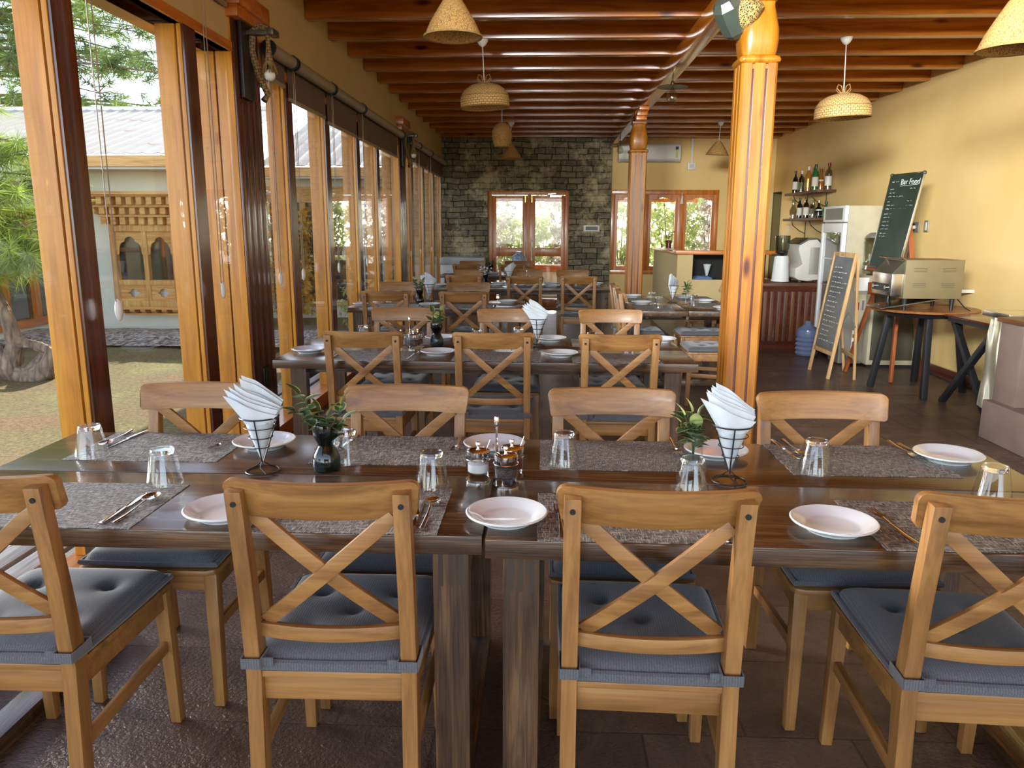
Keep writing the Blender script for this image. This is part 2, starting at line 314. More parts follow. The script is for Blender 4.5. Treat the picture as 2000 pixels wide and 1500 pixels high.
# ------------------------------------------------------------------ mesh builder
class MB:
    def __init__(s): s.v, s.f, s.mi, s.uv = [], [], [], {}
    def _add(s, vs, fs, m=0, T=None, uvs=None):
        k = len(s.v)
        for p in vs:
            p = Vector(p); s.v.append(tuple(T @ p) if T else tuple(p))
        for j, f in enumerate(fs):
            if uvs: s.uv[len(s.f)] = uvs[j]
            s.f.append(tuple(i+k for i in f)); s.mi.append(m)
        return s
    def box(s, x0, x1, y0, y1, z0, z1, m=0, T=None):
        vs = [(x, y, z) for x in (x0, x1) for y in (y0, y1) for z in (z0, z1)]
        return s._add(vs, [(0, 1, 3, 2), (4, 6, 7, 5), (0, 4, 5, 1), (2, 3, 7, 6), (0, 2, 6, 4), (1, 5, 7, 3)], m, T)
    def bar(s, p, q, w, d, up=(0, 0, 1), m=0, w2=None, d2=None):
        p, q, up = Vector(p), Vector(q), Vector(up); D = (q-p).normalized(); S = D.cross(up).normalized(); U = S.cross(D)
        w2 = w if w2 is None else w2; d2 = d if d2 is None else d2
        vs = [p+S*a*w/2+U*b*d/2 for a, b in ((-1, -1), (1, -1), (1, 1), (-1, 1))]+[q+S*a*w2/2+U*b*d2/2 for a, b in ((-1, -1), (1, -1), (1, 1), (-1, 1))]
        return s._add(vs, [(0, 3, 2, 1), (4, 5, 6, 7), (0, 1, 5, 4), (1, 2, 6, 5), (2, 3, 7, 6), (3, 0, 4, 7)], m)
    def prism(s, pts, plane, a, b, m=0, T=None):
        g = {'xy': lambda u, v, w: (u, v, w), 'xz': lambda u, v, w: (u, w, v), 'yz': lambda u, v, w: (w, u, v)}[plane]
        n = len(pts); vs = [g(u, v, a) for u, v in pts]+[g(u, v, b) for u, v in pts]
        fs = [tuple(range(n)), tuple(range(2*n-1, n-1, -1))]+[(i, i+n, (i+1) % n+n, (i+1) % n) for i in range(n)]
        return s._add(vs, fs, m, T)
    def tube(s, pts, r, seg=8, closed=False, m=0, flat=1.):
        pts = [Vector(p) for p in pts]; n = len(pts); rs = r if isinstance(r, (list, tuple)) else [r]*n
        vs, fs, uvs = [], [], []; prev = None; L = 0
        for i, p in enumerate(pts):
            if closed: D = pts[(i+1) % n]-pts[i-1]
            else: D = pts[min(i+1, n-1)]-pts[max(i-1, 0)]
            D.normalize()
            if prev is None:
                a = Vector((0, 0, 1)) if abs(D.z) < .9 else Vector((1, 0, 0)); U = (a-D*a.dot(D)).normalized()
            else: U = (prev-D*prev.dot(D)).normalized()
            prev = U; S = D.cross(U)
            for k in range(seg):
                t = 2*pi*k/seg; vs.append(p+(S*cos(t)+U*sin(t)*flat)*rs[i])
        for i in range(n if closed else n-1):
            j = (i+1) % n
            L1 = L+(pts[j]-pts[i]).length
            for k in range(seg):
                k2 = (k+1) % seg; fs.append((i*seg+k, i*seg+k2, j*seg+k2, j*seg+k)); uvs.append(((k/seg, L), ((k+1)/seg, L), ((k+1)/seg, L1), (k/seg, L1)))
            L = L1
        if not closed:
            fs += [tuple(range(seg-1, -1, -1)), tuple(range((n-1)*seg, n*seg))]; uvs += [tuple((0, 0) for _ in range(seg))]*2
        return s._add(vs, fs, m, None, uvs)
    def lathe(s, prof, seg=24, c=(0, 0, 0), m=0, T=None, sx=1., sy=1.):
        vs, fs, uvs = [], [], []; n = len(prof); rows = []
        for r, z in prof:
            if r < 1e-6: rows.append([len(vs)]); vs.append((c[0], c[1], c[2]+z))
            else:
                rows.append(list(range(len(vs), len(vs)+seg)))
                for k in range(seg):
                    t = 2*pi*k/seg; vs.append((c[0]+r*cos(t)*sx, c[1]+r*sin(t)*sy, c[2]+z))
        for i in range(n-1):
            A, B = rows[i], rows[i+1]; va, vb = i/(n-1), (i+1)/(n-1)
            for k in range(seg):
                k2 = (k+1) % seg; u, u2 = k/seg, (k+1)/seg
                if len(A) == 1 and len(B) == 1: continue
                if len(A) == 1: fs.append((A[0], B[k2], B[k])); uvs.append(((u, va), (u2, vb), (u, vb)))
                elif len(B) == 1: fs.append((A[k], A[k2], B[0])); uvs.append(((u, va), (u2, va), (u, vb)))
                else: fs.append((A[k], A[k2], B[k2], B[k])); uvs.append(((u, va), (u2, va), (u2, vb), (u, vb)))
        return s._add(vs, fs, m, T, uvs)
    def disc(s, c, r, z0, z1, seg=20, m=0, T=None): return s.lathe([(0, z0), (r, z0), (r, z1), (0, z1)], seg, c, m, T)
    def sphere(s, c, r, sx=1., sy=1., sz=1., seg=16, m=0, rings=10):
        return s.lathe([(r*sin(pi*i/rings), -r*sz*cos(pi*i/rings)) for i in range(rings+1)], seg, c, m, None, sx, sy)
    def grid(s, fn, nu, nv, m=0, T=None):
        vs = [fn(i/nu, j/nv) for j in range(nv+1) for i in range(nu+1)]; w = nu+1
        fs = [(j*w+i, j*w+i+1, (j+1)*w+i+1, (j+1)*w+i) for j in range(nv) for i in range(nu)]
        uvs = [((i/nu, j/nv), ((i+1)/nu, j/nv), ((i+1)/nu, (j+1)/nv), (i/nu, (j+1)/nv)) for j in range(nv) for i in range(nu)]
        return s._add(vs, fs, m, T, uvs)
    def sheet(s, fn, nu, nv, th, m=0):
        """closed slab: surface fn plus the same surface shifted by vector th"""
        th = Vector(th); a = [Vector(fn(i/nu, j/nv)) for j in range(nv+1) for i in range(nu+1)]; w = nu+1; N = len(a)
        vs = a+[p+th for p in a]; fs = []
        for j in range(nv):
            for i in range(nu):
                q = (j*w+i, j*w+i+1, (j+1)*w+i+1, (j+1)*w+i); fs.append(q); fs.append(tuple(N+k for k in reversed(q)))
        ring = [i for i in range(w)]+[j*w+nu for j in range(1, nv+1)]+[nv*w+i for i in range(nu-1, -1, -1)]+[j*w for j in range(nv-1, 0, -1)]
        for k in range(len(ring)):
            a1, b1 = ring[k], ring[(k+1) % len(ring)]; fs.append((a1, a1+N, b1+N, b1))
        return s._add(vs, fs, m)
    def build(s, name, mats, parent=None, bev=0., smooth=40, loc=None, rz=0., norm=True):
        me = bpy.data.meshes.new(name); me.from_pydata(s.v, [], s.f)
        if not isinstance(mats, (list, tuple)): mats = [mats]
        for m in mats: me.materials.append(m)
        me.polygons.foreach_set('material_index', s.mi)
        if s.uv:
            ul = me.uv_layers.new(name='UVMap')
            for p in me.polygons:
                u = s.uv.get(p.index)
                if u:
                    for li, c in zip(p.loop_indices, u): ul.data[li].uv = c
        if norm or bev:
            bm = bmesh.new(); bm.from_mesh(me)
            if norm: bmesh.ops.recalc_face_normals(bm, faces=bm.faces)
            if bev:
                ed = [e for e in bm.edges if len(e.link_faces) == 2 and e.calc_face_angle(0) > .6]
                bmesh.ops.bevel(bm, geom=ed, offset=bev, segments=2, profile=.6, affect='EDGES', clamp_overlap=True)
            bm.to_mesh(me); bm.free()
        if smooth:
            me.shade_smooth(); me.set_sharp_from_angle(angle=radians(smooth))
        o = bpy.data.objects.new(name, me); COL.objects.link(o)
        if parent: o.parent = parent
        if loc: o.location = loc
        if rz: o.rotation_euler[2] = rz
        return o
def tag(o, label=None, cat=None, group=None, kind=None):
    if label: o['label'] = label
    if cat: o['category'] = cat
    if group: o['group'] = group
    if kind: o['kind'] = kind
    return o
def T(name, label, cat, loc=(0, 0, 0), rz=0., group=None):
    o = bpy.data.objects.new(name, None); o.empty_display_size = .05; COL.objects.link(o)
    o.location = loc; o.rotation_euler[2] = rz
    return tag(o, label, cat, group)
def dup(root, label, loc=None, rz=None, group=None):
    c = root.copy(); COL.objects.link(c); c['label'] = label
    if group: c['group'] = group
    if loc: c.location = loc
    if rz is not None: c.rotation_euler[2] = rz
    for ch in list(root.children):
        d = ch.copy(); COL.objects.link(d); d.parent = c
        for g in list(ch.children):
            e = g.copy(); COL.objects.link(e); e.parent = d
    return c
def S(name, mb, mat, **k): return tag(mb.build(name, mat, **k), kind='structure')
def rot(x=0, y=0, z=0, t=(0, 0, 0)):
    return Matrix.Translation(t) @ Matrix.Rotation(z, 4, 'Z') @ Matrix.Rotation(y, 4, 'Y') @ Matrix.Rotation(x, 4, 'X')

# ================================================================== THE ROOM
S('floor', MB().box(-1.96, 4.0, -1.5, 14.3, -.12, 0), M['floor'], smooth=0)
S('ceiling', MB().box(-2.45, 4.3, -1.5, 14.9, 3.12, 3.22), M['joist_x'], smooth=0)
S('wall_left', MB().box(-2.05, -1.8, -1.5, 14.0, 2.42, 3.12), M['wallbeige'], smooth=0)
mb = MB(); mb.box(4.0, 4.2, -1.5, 13.5, 0, 3.12); mb.box(4.0, 4.2, 13.5, 14.2, 2.06, 3.12)
S('wall_right', mb, M['yellow'], smooth=0)
S('wall_passage', MB().box(4.2, 4.9, 13.3, 13.5, 0, 3.1).box(4.7, 4.9, 13.5, 14.4, 0, 3.1).box(3.9, 4.7, 14.2, 14.4, 0, 3.1).box(4.2, 4.9, 13.3, 14.4, 3.1, 3.12), M['olive'], smooth=0)
mb = MB(); mb.box(-1.96, -1.0, 13.9, 14.2, 0, 3.12); mb.box(.44, 1.17, 13.9, 14.2, 0, 3.12); mb.box(-1.0, .44, 13.9, 14.2, 2.08, 3.12)
S('wall_back', mb, M['stone'], smooth=0)
mb = MB(); mb.box(1.17, 1.19, 14.0, 14.2, 0, 3.12); mb.box(3.06, 4.0, 14.0, 14.2, 0, 3.12); mb.box(1.19, 3.06, 14.0, 14.2, 0, .63); mb.box(1.19, 3.06, 14.0, 14.2, 2.1, 3.12)
S('wall_back_yellow', mb, M['yellow'], smooth=0)
S('baseboard_right', MB().box(3.975, 4.0, -1.5, 13.45, 0, .09), M['brown_y'], smooth=0)
S('trim_1', MB().box(-1.95, -1.79, -1.5, 14.0, 0, .1), M['frame_y'], smooth=0)                       # sill rail under the glass wall
S('trim_2', MB().box(-1.95, -1.785, -1.5, 14.0, 2.42, 2.47), M['frame_y'], smooth=0)                  # head rail above it
# glass panes of the left wall
edges = [-1.5, -.3, .8, 1.85, 2.91, 3.98, 4.57]
bays = [(edges[i]+(.13 if i else 0), edges[i+1]) for i in range(len(edges)-1)]+[(4.99, 5.5), (5.64, 6.46), (6.6, 7.52), (7.66, 8.42), (8.56, 9.69), (10.05, 10.6), (10.74, 11.6), (11.74, 12.65), (12.79, 13.6), (13.74, 13.9)]
for i, (a, b) in enumerate(bays):
    S('window_%d' % (i+1), MB().box(-1.828, -1.822, a-.01, b+.01, .09, 2.43), M['pane'], smooth=0)
def mullion(y, label, near):
    t = T('window_post', label, 'post', (-1.86, y+.065, 0), group='posts of the glass wall')
    w = .065
    MB().box(-.07, .03, -w, w, .1, 2.42).build('post_body', M['post_z'], t, bev=.003)
    MB().box(.04, .06, -w, w, .1, 2.42).build('stop_strip', M['post_z'], t, bev=.001)
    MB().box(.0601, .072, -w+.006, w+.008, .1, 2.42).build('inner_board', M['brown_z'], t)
ml = [(2.91, 'big light-brown wooden post of the glass wall, leftmost and nearest'),
      (3.98, 'light-brown wooden glass-wall post just left of the panelled corner pillar'),
      (5.5, 'knotty wooden glass-wall post directly right of the panelled corner pillar'),
      (6.46, 'second wooden glass-wall post beyond the near panelled pillar'),
      (7.52, 'third wooden glass-wall post beyond the near panelled pillar'),
      (8.42, 'fourth wooden glass-wall post, last before the far panelled pillar'),
      (10.6, 'first slim glass-wall post beyond the far panelled pillar'),
      (11.6, 'second slim glass-wall post beyond the far panelled pillar'),
      (12.65, 'third slim glass-wall post beyond the far panelled pillar'),
      (13.6, 'farthest slim glass-wall post beside the stone wall')]
for k, (y, lb) in enumerate(ml): mullion(y, lb, k < 2)
def pillar(y, lb):
    t = T('wall_pillar', lb, 'pillar', (-1.89, y+.2, 0), group='panelled pillars in the glass wall')
    w = .2
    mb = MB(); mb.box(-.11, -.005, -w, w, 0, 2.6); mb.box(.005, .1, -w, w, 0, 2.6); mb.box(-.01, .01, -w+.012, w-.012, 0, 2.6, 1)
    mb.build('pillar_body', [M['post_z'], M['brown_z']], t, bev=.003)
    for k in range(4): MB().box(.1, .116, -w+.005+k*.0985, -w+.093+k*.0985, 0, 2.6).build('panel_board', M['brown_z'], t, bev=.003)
    MB().box(-.14, .16, -w-.03, w+.03, 2.6, 2.66).box(-.16, .18, -w-.05, w+.05, 2.66, 2.75).build('crown_block', M['frame_x'], t, bev=.004)
    if y < 6: MB().box(.116, .124, -.06, .06, .42, .56).box(.124, .128, -.035, .035, .45, .53).build('wall_socket', M['black'], t, bev=.002)
pillar(4.59, 'near panelled pillar in the glass wall, carrying the rope lamp')
pillar(9.69, 'far panelled pillar in the glass wall, behind the second row of tables')
# joists
names = ['nearest', 'second', 'third', 'fourth', 'fifth', 'sixth', 'seventh', 'eighth', 'ninth', 'tenth', 'eleventh', 'twelfth']
for k in range(13):
    y = 6.08+.635*k
    lb = (names[k]+' ceiling joist counted from the front, varnished orange pine') if k < 12 else 'last ceiling joist, lying against the stone wall'
    x1 = 3.995
    tag(MB().box(-1.797, x1, y, y+.1, 2.96, 3.118).build('ceiling_joist', M['joist_x'], bev=.004), lb, 'joist', 'ceiling joists')
tag(MB().box(-1.797, 3.995, 5.445, 5.545, 2.96, 3.118).build('ceiling_joist', M['joist_x'], bev=.004), 'unseen varnished ceiling joist above the top edge, added to shade the first one', 'joist', 'ceiling joists')  # unseen joist, put back so it shades the first visible one
tag(MB().box(1.12, 1.235, -1.4, 13.88, 2.82, 2.958).build('ceiling_beam', M['joist_y'], bev=.004), 'long orange beam running under the joists from pillar to stone wall', 'beam')
# turned wooden columns
def column(x, y, h, lb):
    t = T('wooden_column', lb, 'column', (x, y, 0), group='carved wooden columns')
    a = .102
    # grooved shaft: cross-section with two flutes per face
    def sec(a):
        pts = []
        for q in range(4):
            R = Matrix.Rotation(q*pi/2, 2)
            for u, d in ((-a+.014, 0), (-.045, 0), (-.045, .012), (-.030, .012), (-.030, 0), (.030, 0), (.030, .012), (.045, .012), (.045, 0), (a-.014, 0)):
                p = R @ Vector((u, -a+d)); pts.append((p.x, p.y))
        return pts
    m = MB().prism(sec(a), 'xy', 0, h)
    for q in range(4):
        R4 = Matrix.Rotation(q*pi/2, 4, 'Z')
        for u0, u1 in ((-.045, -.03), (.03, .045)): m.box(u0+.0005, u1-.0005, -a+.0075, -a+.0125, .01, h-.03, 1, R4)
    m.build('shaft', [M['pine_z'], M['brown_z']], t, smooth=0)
    def sq(prof, n=8):
        mb = MB(); vs, fs = [], []; N = 4*n
        for w, z, rd in prof:
            for q in range(4):
                for i in range(n):
                    an = q*pi/2+pi/2*(i/(n-1))-pi; cx, cy = (w-rd)*(-1 if q in (0, 3) else 1), (w-rd)*(-1 if q in (0, 1) else 1)
                    vs.append((cx+rd*cos(an), cy+rd*sin(an), z))
        for j in range(len(prof)-1):
            for k in range(N): fs.append((j*N+k, j*N+(k+1) % N, (j+1)*N+(k+1) % N, (j+1)*N+k))
        fs += [tuple(range(N)), tuple(range(len(prof)*N-1, (len(prof)-1)*N-1, -1))]
        return mb._add(vs, fs)
    sq([(.09, h-.005, .02), (.112, h+.006, .02), (.118, h+.02, .03), (.112, h+.034, .03), (.095, h+.045, .03)]).build('collar_ring', M['pine_z'], t, smooth=50)
    H = 2.82-h
    sq([(.088, h+.04, .03), (.1, h+.07, .05), (.108, h+.13, .06), (.106, h+.19, .06), (.09, h+.26, .05), (.076, h+.31, .03), (.074, h+.33, .015), (.088, h+.34, .01), (.088, 2.7, .01)]).build('vase_capital', M['pine_z'], t, smooth=50)
    mb = MB()
    for i, (L, z0) in enumerate(((.34, 2.74), (.26, 2.70))):
        mb.box(-.06, .06, -L, L, z0, z0+.041)
    mb.box(-.06, .06, -.1, .1, 2.695, 2.82); mb.box(-.055, .055, -.5, .5, 2.781, 2.819)
    mb.build('bracket_arm', M['frame_y'], t, bev=.004)
column(1.213, 4.775, 2.36, 'large carved golden column in the foreground right of centre')
column(1.14, 9.85, 2.34, 'smaller carved golden column farther back, before the yellow wall')
# lamp at head of the near column
t = T('column_lamp', 'dark grey-green lamp head with golden grille at top of near column', 'lamp', (1.04, 4.72, 2.62))
MB().lathe([(0, -.13), (.05, -.125), (.075, -.09), (.085, -.02), (.085, .06), (.06, .1), (0, .11)], 8, T=rot(x=.5, y=-.6)).build('lamp_housing', M['darkgreen'], t, smooth=20)
MB().lathe([(0, -.1), (.05, -.09), (.072, -.05), (.078, 0), (.07, .06), (0, .08)], 24, T=rot(x=.6, y=.5, t=(.085, -.03, .02))).build('grille', M['meshgold'], t)
MB().tube([(.1, .05, .1), (.05, .02, .2)], .012).build('mounting_arm', M['black'], t)

# ------------------------------------------------------------------ back door
def door():
    D = 13.94
    mb = MB(); mb.box(-1.0, -.93, D, D+.09, 0, 2.08); mb.box(.37, .44, D, D+.09, 0, 2.08); mb.box(-.93, .37, D, D+.09, 2.01, 2.08); mb.box(-.93, .37, D, D+.09, 0, .03)
    o = S('door_1', mb, M['frame_z'], bev=.003)
    for s, (a, b, g0, g1) in enumerate(((-.93, -.285, -.85, -.385), (-.28, .37, -.155, .305))):
        y0, y1 = D+.02, D+.06
        m = MB(); m.box(a, g0, y0, y1, .03, 2.0); m.box(g1, b, y0, y1, .03, 2.0)
        for z0, z1 in ((.03, .18), (.94, 1.09), (1.95, 2.0)): m.box(g0, g1, y0, y1, z0, z1)
        l = m.build('door_leaf', M['frame_z'], o, bev=.003)
        MB().box(g0, g1, y0+.015, y0+.02, .18, .94).box(g0, g1, y0+.015, y0+.02, 1.09, 1.95).build('pane', M['pane'], l, smooth=0)
        hx = -.335 if s == 0 else -.22
        MB().tube([(hx, y0-.05, .86), (hx, y0-.05, 1.2)], .011).tube([(hx, y0, .89), (hx, y0-.05, .89)], .007).tube([(hx, y0, 1.17), (hx, y0-.05, 1.17)], .007).build('door_handle', M['steel'], l)
        MB().box(hx-.008, hx+.008, y0-.012, y0, 1.88, 2.06).build('bolt', M['brass'], l)
    MB().box(.1, .3, D-.02, D+.02, 1.97, 2.0).bar((.06, D-.04, 2.02), (.2, D-.05, 2.03), .015, .01).build('door_closer', M['steel'], o)
    MB().box(-.27, -.2, D+.012, D+.02, 1.19, 1.23).build('lock_plate', M['brown_x'], o)
door()
# ------------------------------------------------------------------ back window with scalloped heads
mb = MB(); D0, D1 = 13.98, 14.08
def win():
    mb = MB()
    mb.box(1.19, 3.06, D0, D1, 2.02, 2.1).box(1.19, 3.06, D0, D1, .63, .7)
    for a, b in ((1.19, 1.25), (1.73, 1.84), (2.36, 2.46), (3.0, 3.06)): mb.box(a, b, D0, D1, .7, 2.02)
    o = S('window_18', mb, M['frame_z'], bev=.003)
    for a, b in ((1.25, 1.73), (1.84, 2.36), (2.46, 3.0)):
        m = MB(); f = .05; z0, z1 = .7, 2.02
        m.box(a, a+f, D0+.02, D1-.02, z0, z1).box(b-f, b, D0+.02, D1-.02, z0, z1).box(a+f, b-f, D0+.02, D1-.02, z0, z0+.07).box(a+f, b-f, D0+.02, D1-.02, z1-.04, z1)
        x0, x1 = a+f, b-f; w = x1-x0; c = (x0+x1)/2; r = w*.26
        arc = [(c+r*cos(t), 1.925+.046*sin(t)) for t in [pi*i/10 for i in range(11)]]
        pts = [(x1, 1.985), (x1, 1.91), (x1-.02, 1.925)]+arc+[(x0+.02, 1.925), (x0, 1.91), (x0, 1.985)]
        m.prism(pts, 'xz', D0+.035, D0+.05)
        l = m.build('sash', M['frame_z'], o, bev=.0)
        MB().box(a+f, b-f, D0+.055, D0+.06, z0+.06, z1-.03).build('pane', M['pane'], l, smooth=0)
win()
tag(MB().tube([(2.41, 13.93, 2.0), (2.41, 13.93, 1.86)], [.018, .026], 10).tube([(2.41, 13.95, 2.05), (2.41, 13.93, 2.0)], .006).build('window_latch', M['offwhite']), 'small cream spray holder hanging at top of back window frame', 'holder')
# thermostat, air conditioner, conduit
t = T('wall_switch_panel', 'white-framed grey switch panel on the stone wall right of door', 'switch', (.84, 13.9, 1.435))
MB().box(-.14, .14, -.02, 0, -.055, .055).build('frame', M['white'], t, bev=.004)
MB().box(-.105, .105, -.023, -.019, -.03, .03).build('grey_insert', plain('grey_insert', (.15, .15, .14, 1), .5), t)
t = T('air_conditioner', 'white split air conditioner high on the yellow back wall', 'air conditioner', (1.8, 13.99, 2.56))
MB().prism([(0, 0), (-.15, .0), (-.2, .05), (-.21, .27), (-.19, .3), (0, .3)], 'yz', -.53, .53).build('casing', M['white'], t, bev=.008)
MB().box(-.5, .5, -.208, -.16, .008, .014).build('vent_flap', plain('ac_gap', (.25, .25, .25, 1)), t)
MB().box(.44, .48, -.216, -.2, .07, .2).build('energy_sticker', plain('ac_sticker', (.6, .55, .1, 1)), t)
MB().box(.435, .485, -.217, -.2, .2, .25).build('sticker_header', M['black'], t)
MB().lathe([(.022, 0), (.026, 0), (.026, .004), (.022, .004)], 20, T=rot(x=pi/2, t=(0, -.21, .17))).build('round_badge', M['dullsteel'], t)
t = T('power_outlet_box', 'white switch box with conduit right of the air conditioner', 'switch', (2.55, 13.99, 2.5))
MB().box(-.07, .07, -.05, 0, -.06, .06).build('box_body', M['white'], t, bev=.005)
MB().box(-.018, .018, -.03, 0, .06, .46).build('conduit', M['white'], t)
MB().box(-.035, .035, -.058, -.05, -.03, .03).build('switch_plate', M['offwhite'], t)

# ------------------------------------------------------------------ roller blinds on the glass wall
def blind(y0, y1, drop, lb, chain=True):
    zt = 2.74 if y0 < 4.8 else 2.535; dz = zt-2.535
    t = T('roller_blind', lb, 'blind', (-1.73, (y0+y1)/2, zt), group='roller blinds on the glass wall'); h = (y1-y0)/2
    MB().tube([(0, -h+.02, 0), (0, h-.02, 0)], .042, 20).build('tube', M['tube'], t)
    MB().box(-.052, -.046, -h+.03, h-.03, drop-2.535, 0).build('blind_fabric', M['blind'], t)
    MB().box(-.056, -.042, -h+.03, h-.03, drop-2.555, drop-2.53).build('bottom_bar', M['tube'], t, bev=.002)
    for s in (-1, 1): MB().tube([(0, s*(h-.022), 0), (0, s*(h-.008), 0)], .05, 16).build('end_cap', M['black'], t)
    if chain:
        pts = [(.0, -h+.0, .03), (.0, -h-.012, -.1), (0, -h-.014, -1.38-dz), (0, -h+.0, -1.42-dz), (0, -h+.02, -1.38-dz), (0, -h+.022, -.1), (0, -h+.02, .03)]
        MB().tube(pts, .0024, 5).build('pull_chain', M['chain'], t)
        MB().sphere((0, -h+.004, -1.43-dz), .024, sx=.5, sz=1.9).build('chain_weight', M['bulbwhite'], t)
bl = [(3.06, 3.97, 2.45, 'roller blind between the two nearest posts, rolled up above the frame'),
      (4.1, 4.56, 2.45, 'narrow rolled blind beside the near panelled pillar, only its cord showing'),
      (5.03, 5.5, 2.385, 'short brown roller blind behind the rope lamp, shallowest drop'),
      (5.52, 6.48, 2.315, 'brown roller blind between first and second posts past the near pillar'),
      (6.5, 7.54, 2.285, 'brown roller blind between second and third posts past the near pillar'),
      (7.56, 9.6, 2.28, 'brown roller blind next to the far panelled pillar'),
      (10.1, 10.9, 2.33, 'far brown roller blind, first beyond the far panelled pillar'),
      (10.92, 12.0, 2.31, 'far brown roller blind in the middle beyond the far pillar'),
      (12.02, 13.8, 2.3, 'far brown roller blind touching the stone wall')]
for a in bl: blind(*a)

# ------------------------------------------------------------------ rope lamps on the pillars
def rope_lamp(y, lb):
    t = T('rope_wall_lamp', lb, 'wall lamp', (-1.77, y, 2.2), group='rope lamps on the pillars')
    MB().box(0, .022, -.1, .08, -.02, .41).build('back_plate', M['black'], t, bev=.005)
    MB().box(.02, .17, -.02, .03, .34, .365).box(.15, .19, -.05, .06, .335, .37).build('arm', plain('lamp_arm', (.12, .11, .1, 1), .35, .6), t, bev=.003)
    MB().tube([(.14, .02, .375), (.09, .02, .395), (.045, .02, .37), (.03, .03, .26), (.05, .06, .14), (.08, .12, .03), (.06, .1, -.01)], .02, 10).build('twisted_rope', M['rope'], t)
    MB().tube([(.14, 0, .34), (.14, 0, .28), (.14, 0, .22)], [.013, .014, .02], 12).tube([(.14, 0, .23), (.14, 0, .17)], [.02, .03], 12).build('rope_holder', M['rope'], t)
    m = MB(); random.seed(3)
    for k in range(60):
        a = random.random()*2*pi; r = .026+random.random()*.008
        m.tube([(.14+.02*cos(a), .02*sin(a), .2), (.14+r*1.1*cos(a), r*1.1*sin(a), .165), (.14+r*1.4*cos(a), r*1.4*sin(a), .125+random.random()*.015)], .0025, 4)
    m.build('rope_fringe', M['fringe'], t)
    MB().sphere((.14, 0, .118), .033, sz=1.05).build('bulb', M['bulbwhite'], t)
rope_lamp(4.75, 'rope wall lamp with white bulb on the near panelled pillar')
rope_lamp(9.87, 'small rope wall lamp with white bulb on the far panelled pillar')

# ------------------------------------------------------------------ pendant lamps
def cord(t, z0, z1, canopy=True):
    MB().tube([(0, 0, z0), (0, 0, z1)], .004, 6).build('cord', M['white'], t)
    if canopy: MB().lathe([(0, z1-.055), (.012, z1-.055), (.03, z1-.04), (.045, z1-.015), (.047, z1), (0, z1)], 20).build('canopy', M['white'], t)
def cone_lamp(x, y, zb, R, H, lb, grp, mat='rattan', tip=0.):
    t = T('cone_pendant_lamp', lb, 'pendant lamp', (x, y, zb), group=grp); t.rotation_euler = (tip, tip*.6, 0)
    pr = [(R*1.0, 0), (R*.97, .03*H), (R*.8, .3*H), (R*.52, .62*H), (R*.28, .88*H), (R*.1, 1.0*H)]
    MB().lathe(pr+[(r-.006 if r > .01 else r, z-.004) for r, z in reversed(pr)]+[pr[0]], 40).build('lamp_shade', M[mat], t)
    MB().lathe([(R+.003, -.005), (R+.004, .004), (R-.008, .004), (R-.008, -.005), (R+.003, -.005)], 40).build('rim', M['fringe'], t)
    MB().sphere((0, 0, .55*H), .03).build('bulb', M['bulbwhite'], t); cord(t, H*.98, 2.96-zb)
cone_lamp(-.5, 4.4, 2.445, .155, .22, 'honey rattan cone lamp cropped by the photo top, left of centre', 'cone lamps')
cone_lamp(2.39, 4.3, 2.345, .17, .26, 'rattan cone lamp cut by the top right corner of the photo', 'cone lamps')
cone_lamp(-.5, 11.84, 2.445, .16, .21, 'small plain cone lamp hanging in front of the stone wall', 'cone lamps', 'rattansmall')
cone_lamp(2.53, 11.84, 2.5, .165, .2, 'small plain cone lamp hanging before the yellow back wall', 'cone lamps', 'rattansmall', .08)
def dome_lamp(x, y, zb, R, lb):
    t = T('dome_pendant_lamp', lb, 'pendant lamp', (x, y, zb), group='wicker dome lamps'); t.rotation_euler = (.02, -.04, 0)
    pr = [(R, 0), (R*1.0, .06), (R*.95, .1), (R*.82, .14), (R*.6, .17), (R*.35, .186), (R*.12, .192)]
    MB().lathe(pr+[(max(r-.007, .01), z-.006) for r, z in reversed(pr)]+[pr[0]], 48).build('lamp_shade', M['basket'], t)
    MB().tube([(R*.99*cos(a), R*.99*sin(a), .0) for a in [2*pi*i/40 for i in range(40)]], .006, 6, closed=True).tube([(R*.985*cos(a), R*.985*sin(a), .085) for a in [2*pi*i/40 for i in range(40)]], .004, 6, closed=True).build('rim', M['fringe'], t)
    m = MB()
    for s in (-1, 1):
        m.tube([(s*.008, 0, .19), (s*.03, 0, .205), (s*.055, .004, .235), (s*.045, 0, .262), (s*.02, 0, .25), (s*.006, 0, .2)], .004, 6)
        m.tube([(s*.006, 0, .19), (s*.045, 0, .2), (s*.062, .006, .225)], .003, 5)
    m.sphere((0, 0, .2), .016); m.build('wicker_bow', M['fringe'], t)
    MB().sphere((0, 0, .08), .03).build('bulb', M['bulbwhite'], t); cord(t, .2, 2.96-zb)
dome_lamp(-.505, 6.77, 2.43, .205, 'wicker dome lamp with loop bow hanging left of the centre beam')
dome_lamp(2.455, 6.77, 2.34, .222, 'wicker dome lamp with loop bow hanging right of the near column')
def oval_lamp(x, y, zb, lb):
    t = T('oval_pendant_lamp', lb, 'pendant lamp', (x, y, zb), group='oval woven lamps'); R = .118
    pr = [(.085, 0), (.105, .05), (R, .12), (.112, .18), (.085, .235), (.04, .265), (.012, .27)]
    MB().lathe(pr+[(max(r-.005, .008), z-.003) for r, z in reversed(pr)]+[pr[0]], 32).build('lamp_shade', M['rattansmall'], t)
    MB().sphere((0, 0, .12), .03).build('bulb', M['bulbwhite'], t); cord(t, .265, 2.96-zb)
oval_lamp(-.5, 9.30, 2.365, 'egg-shaped woven lamp hanging beyond the left dome lamp')
oval_lamp(2.45, 9.30, 2.28, 'egg-shaped woven lamp almost hidden behind the near column')
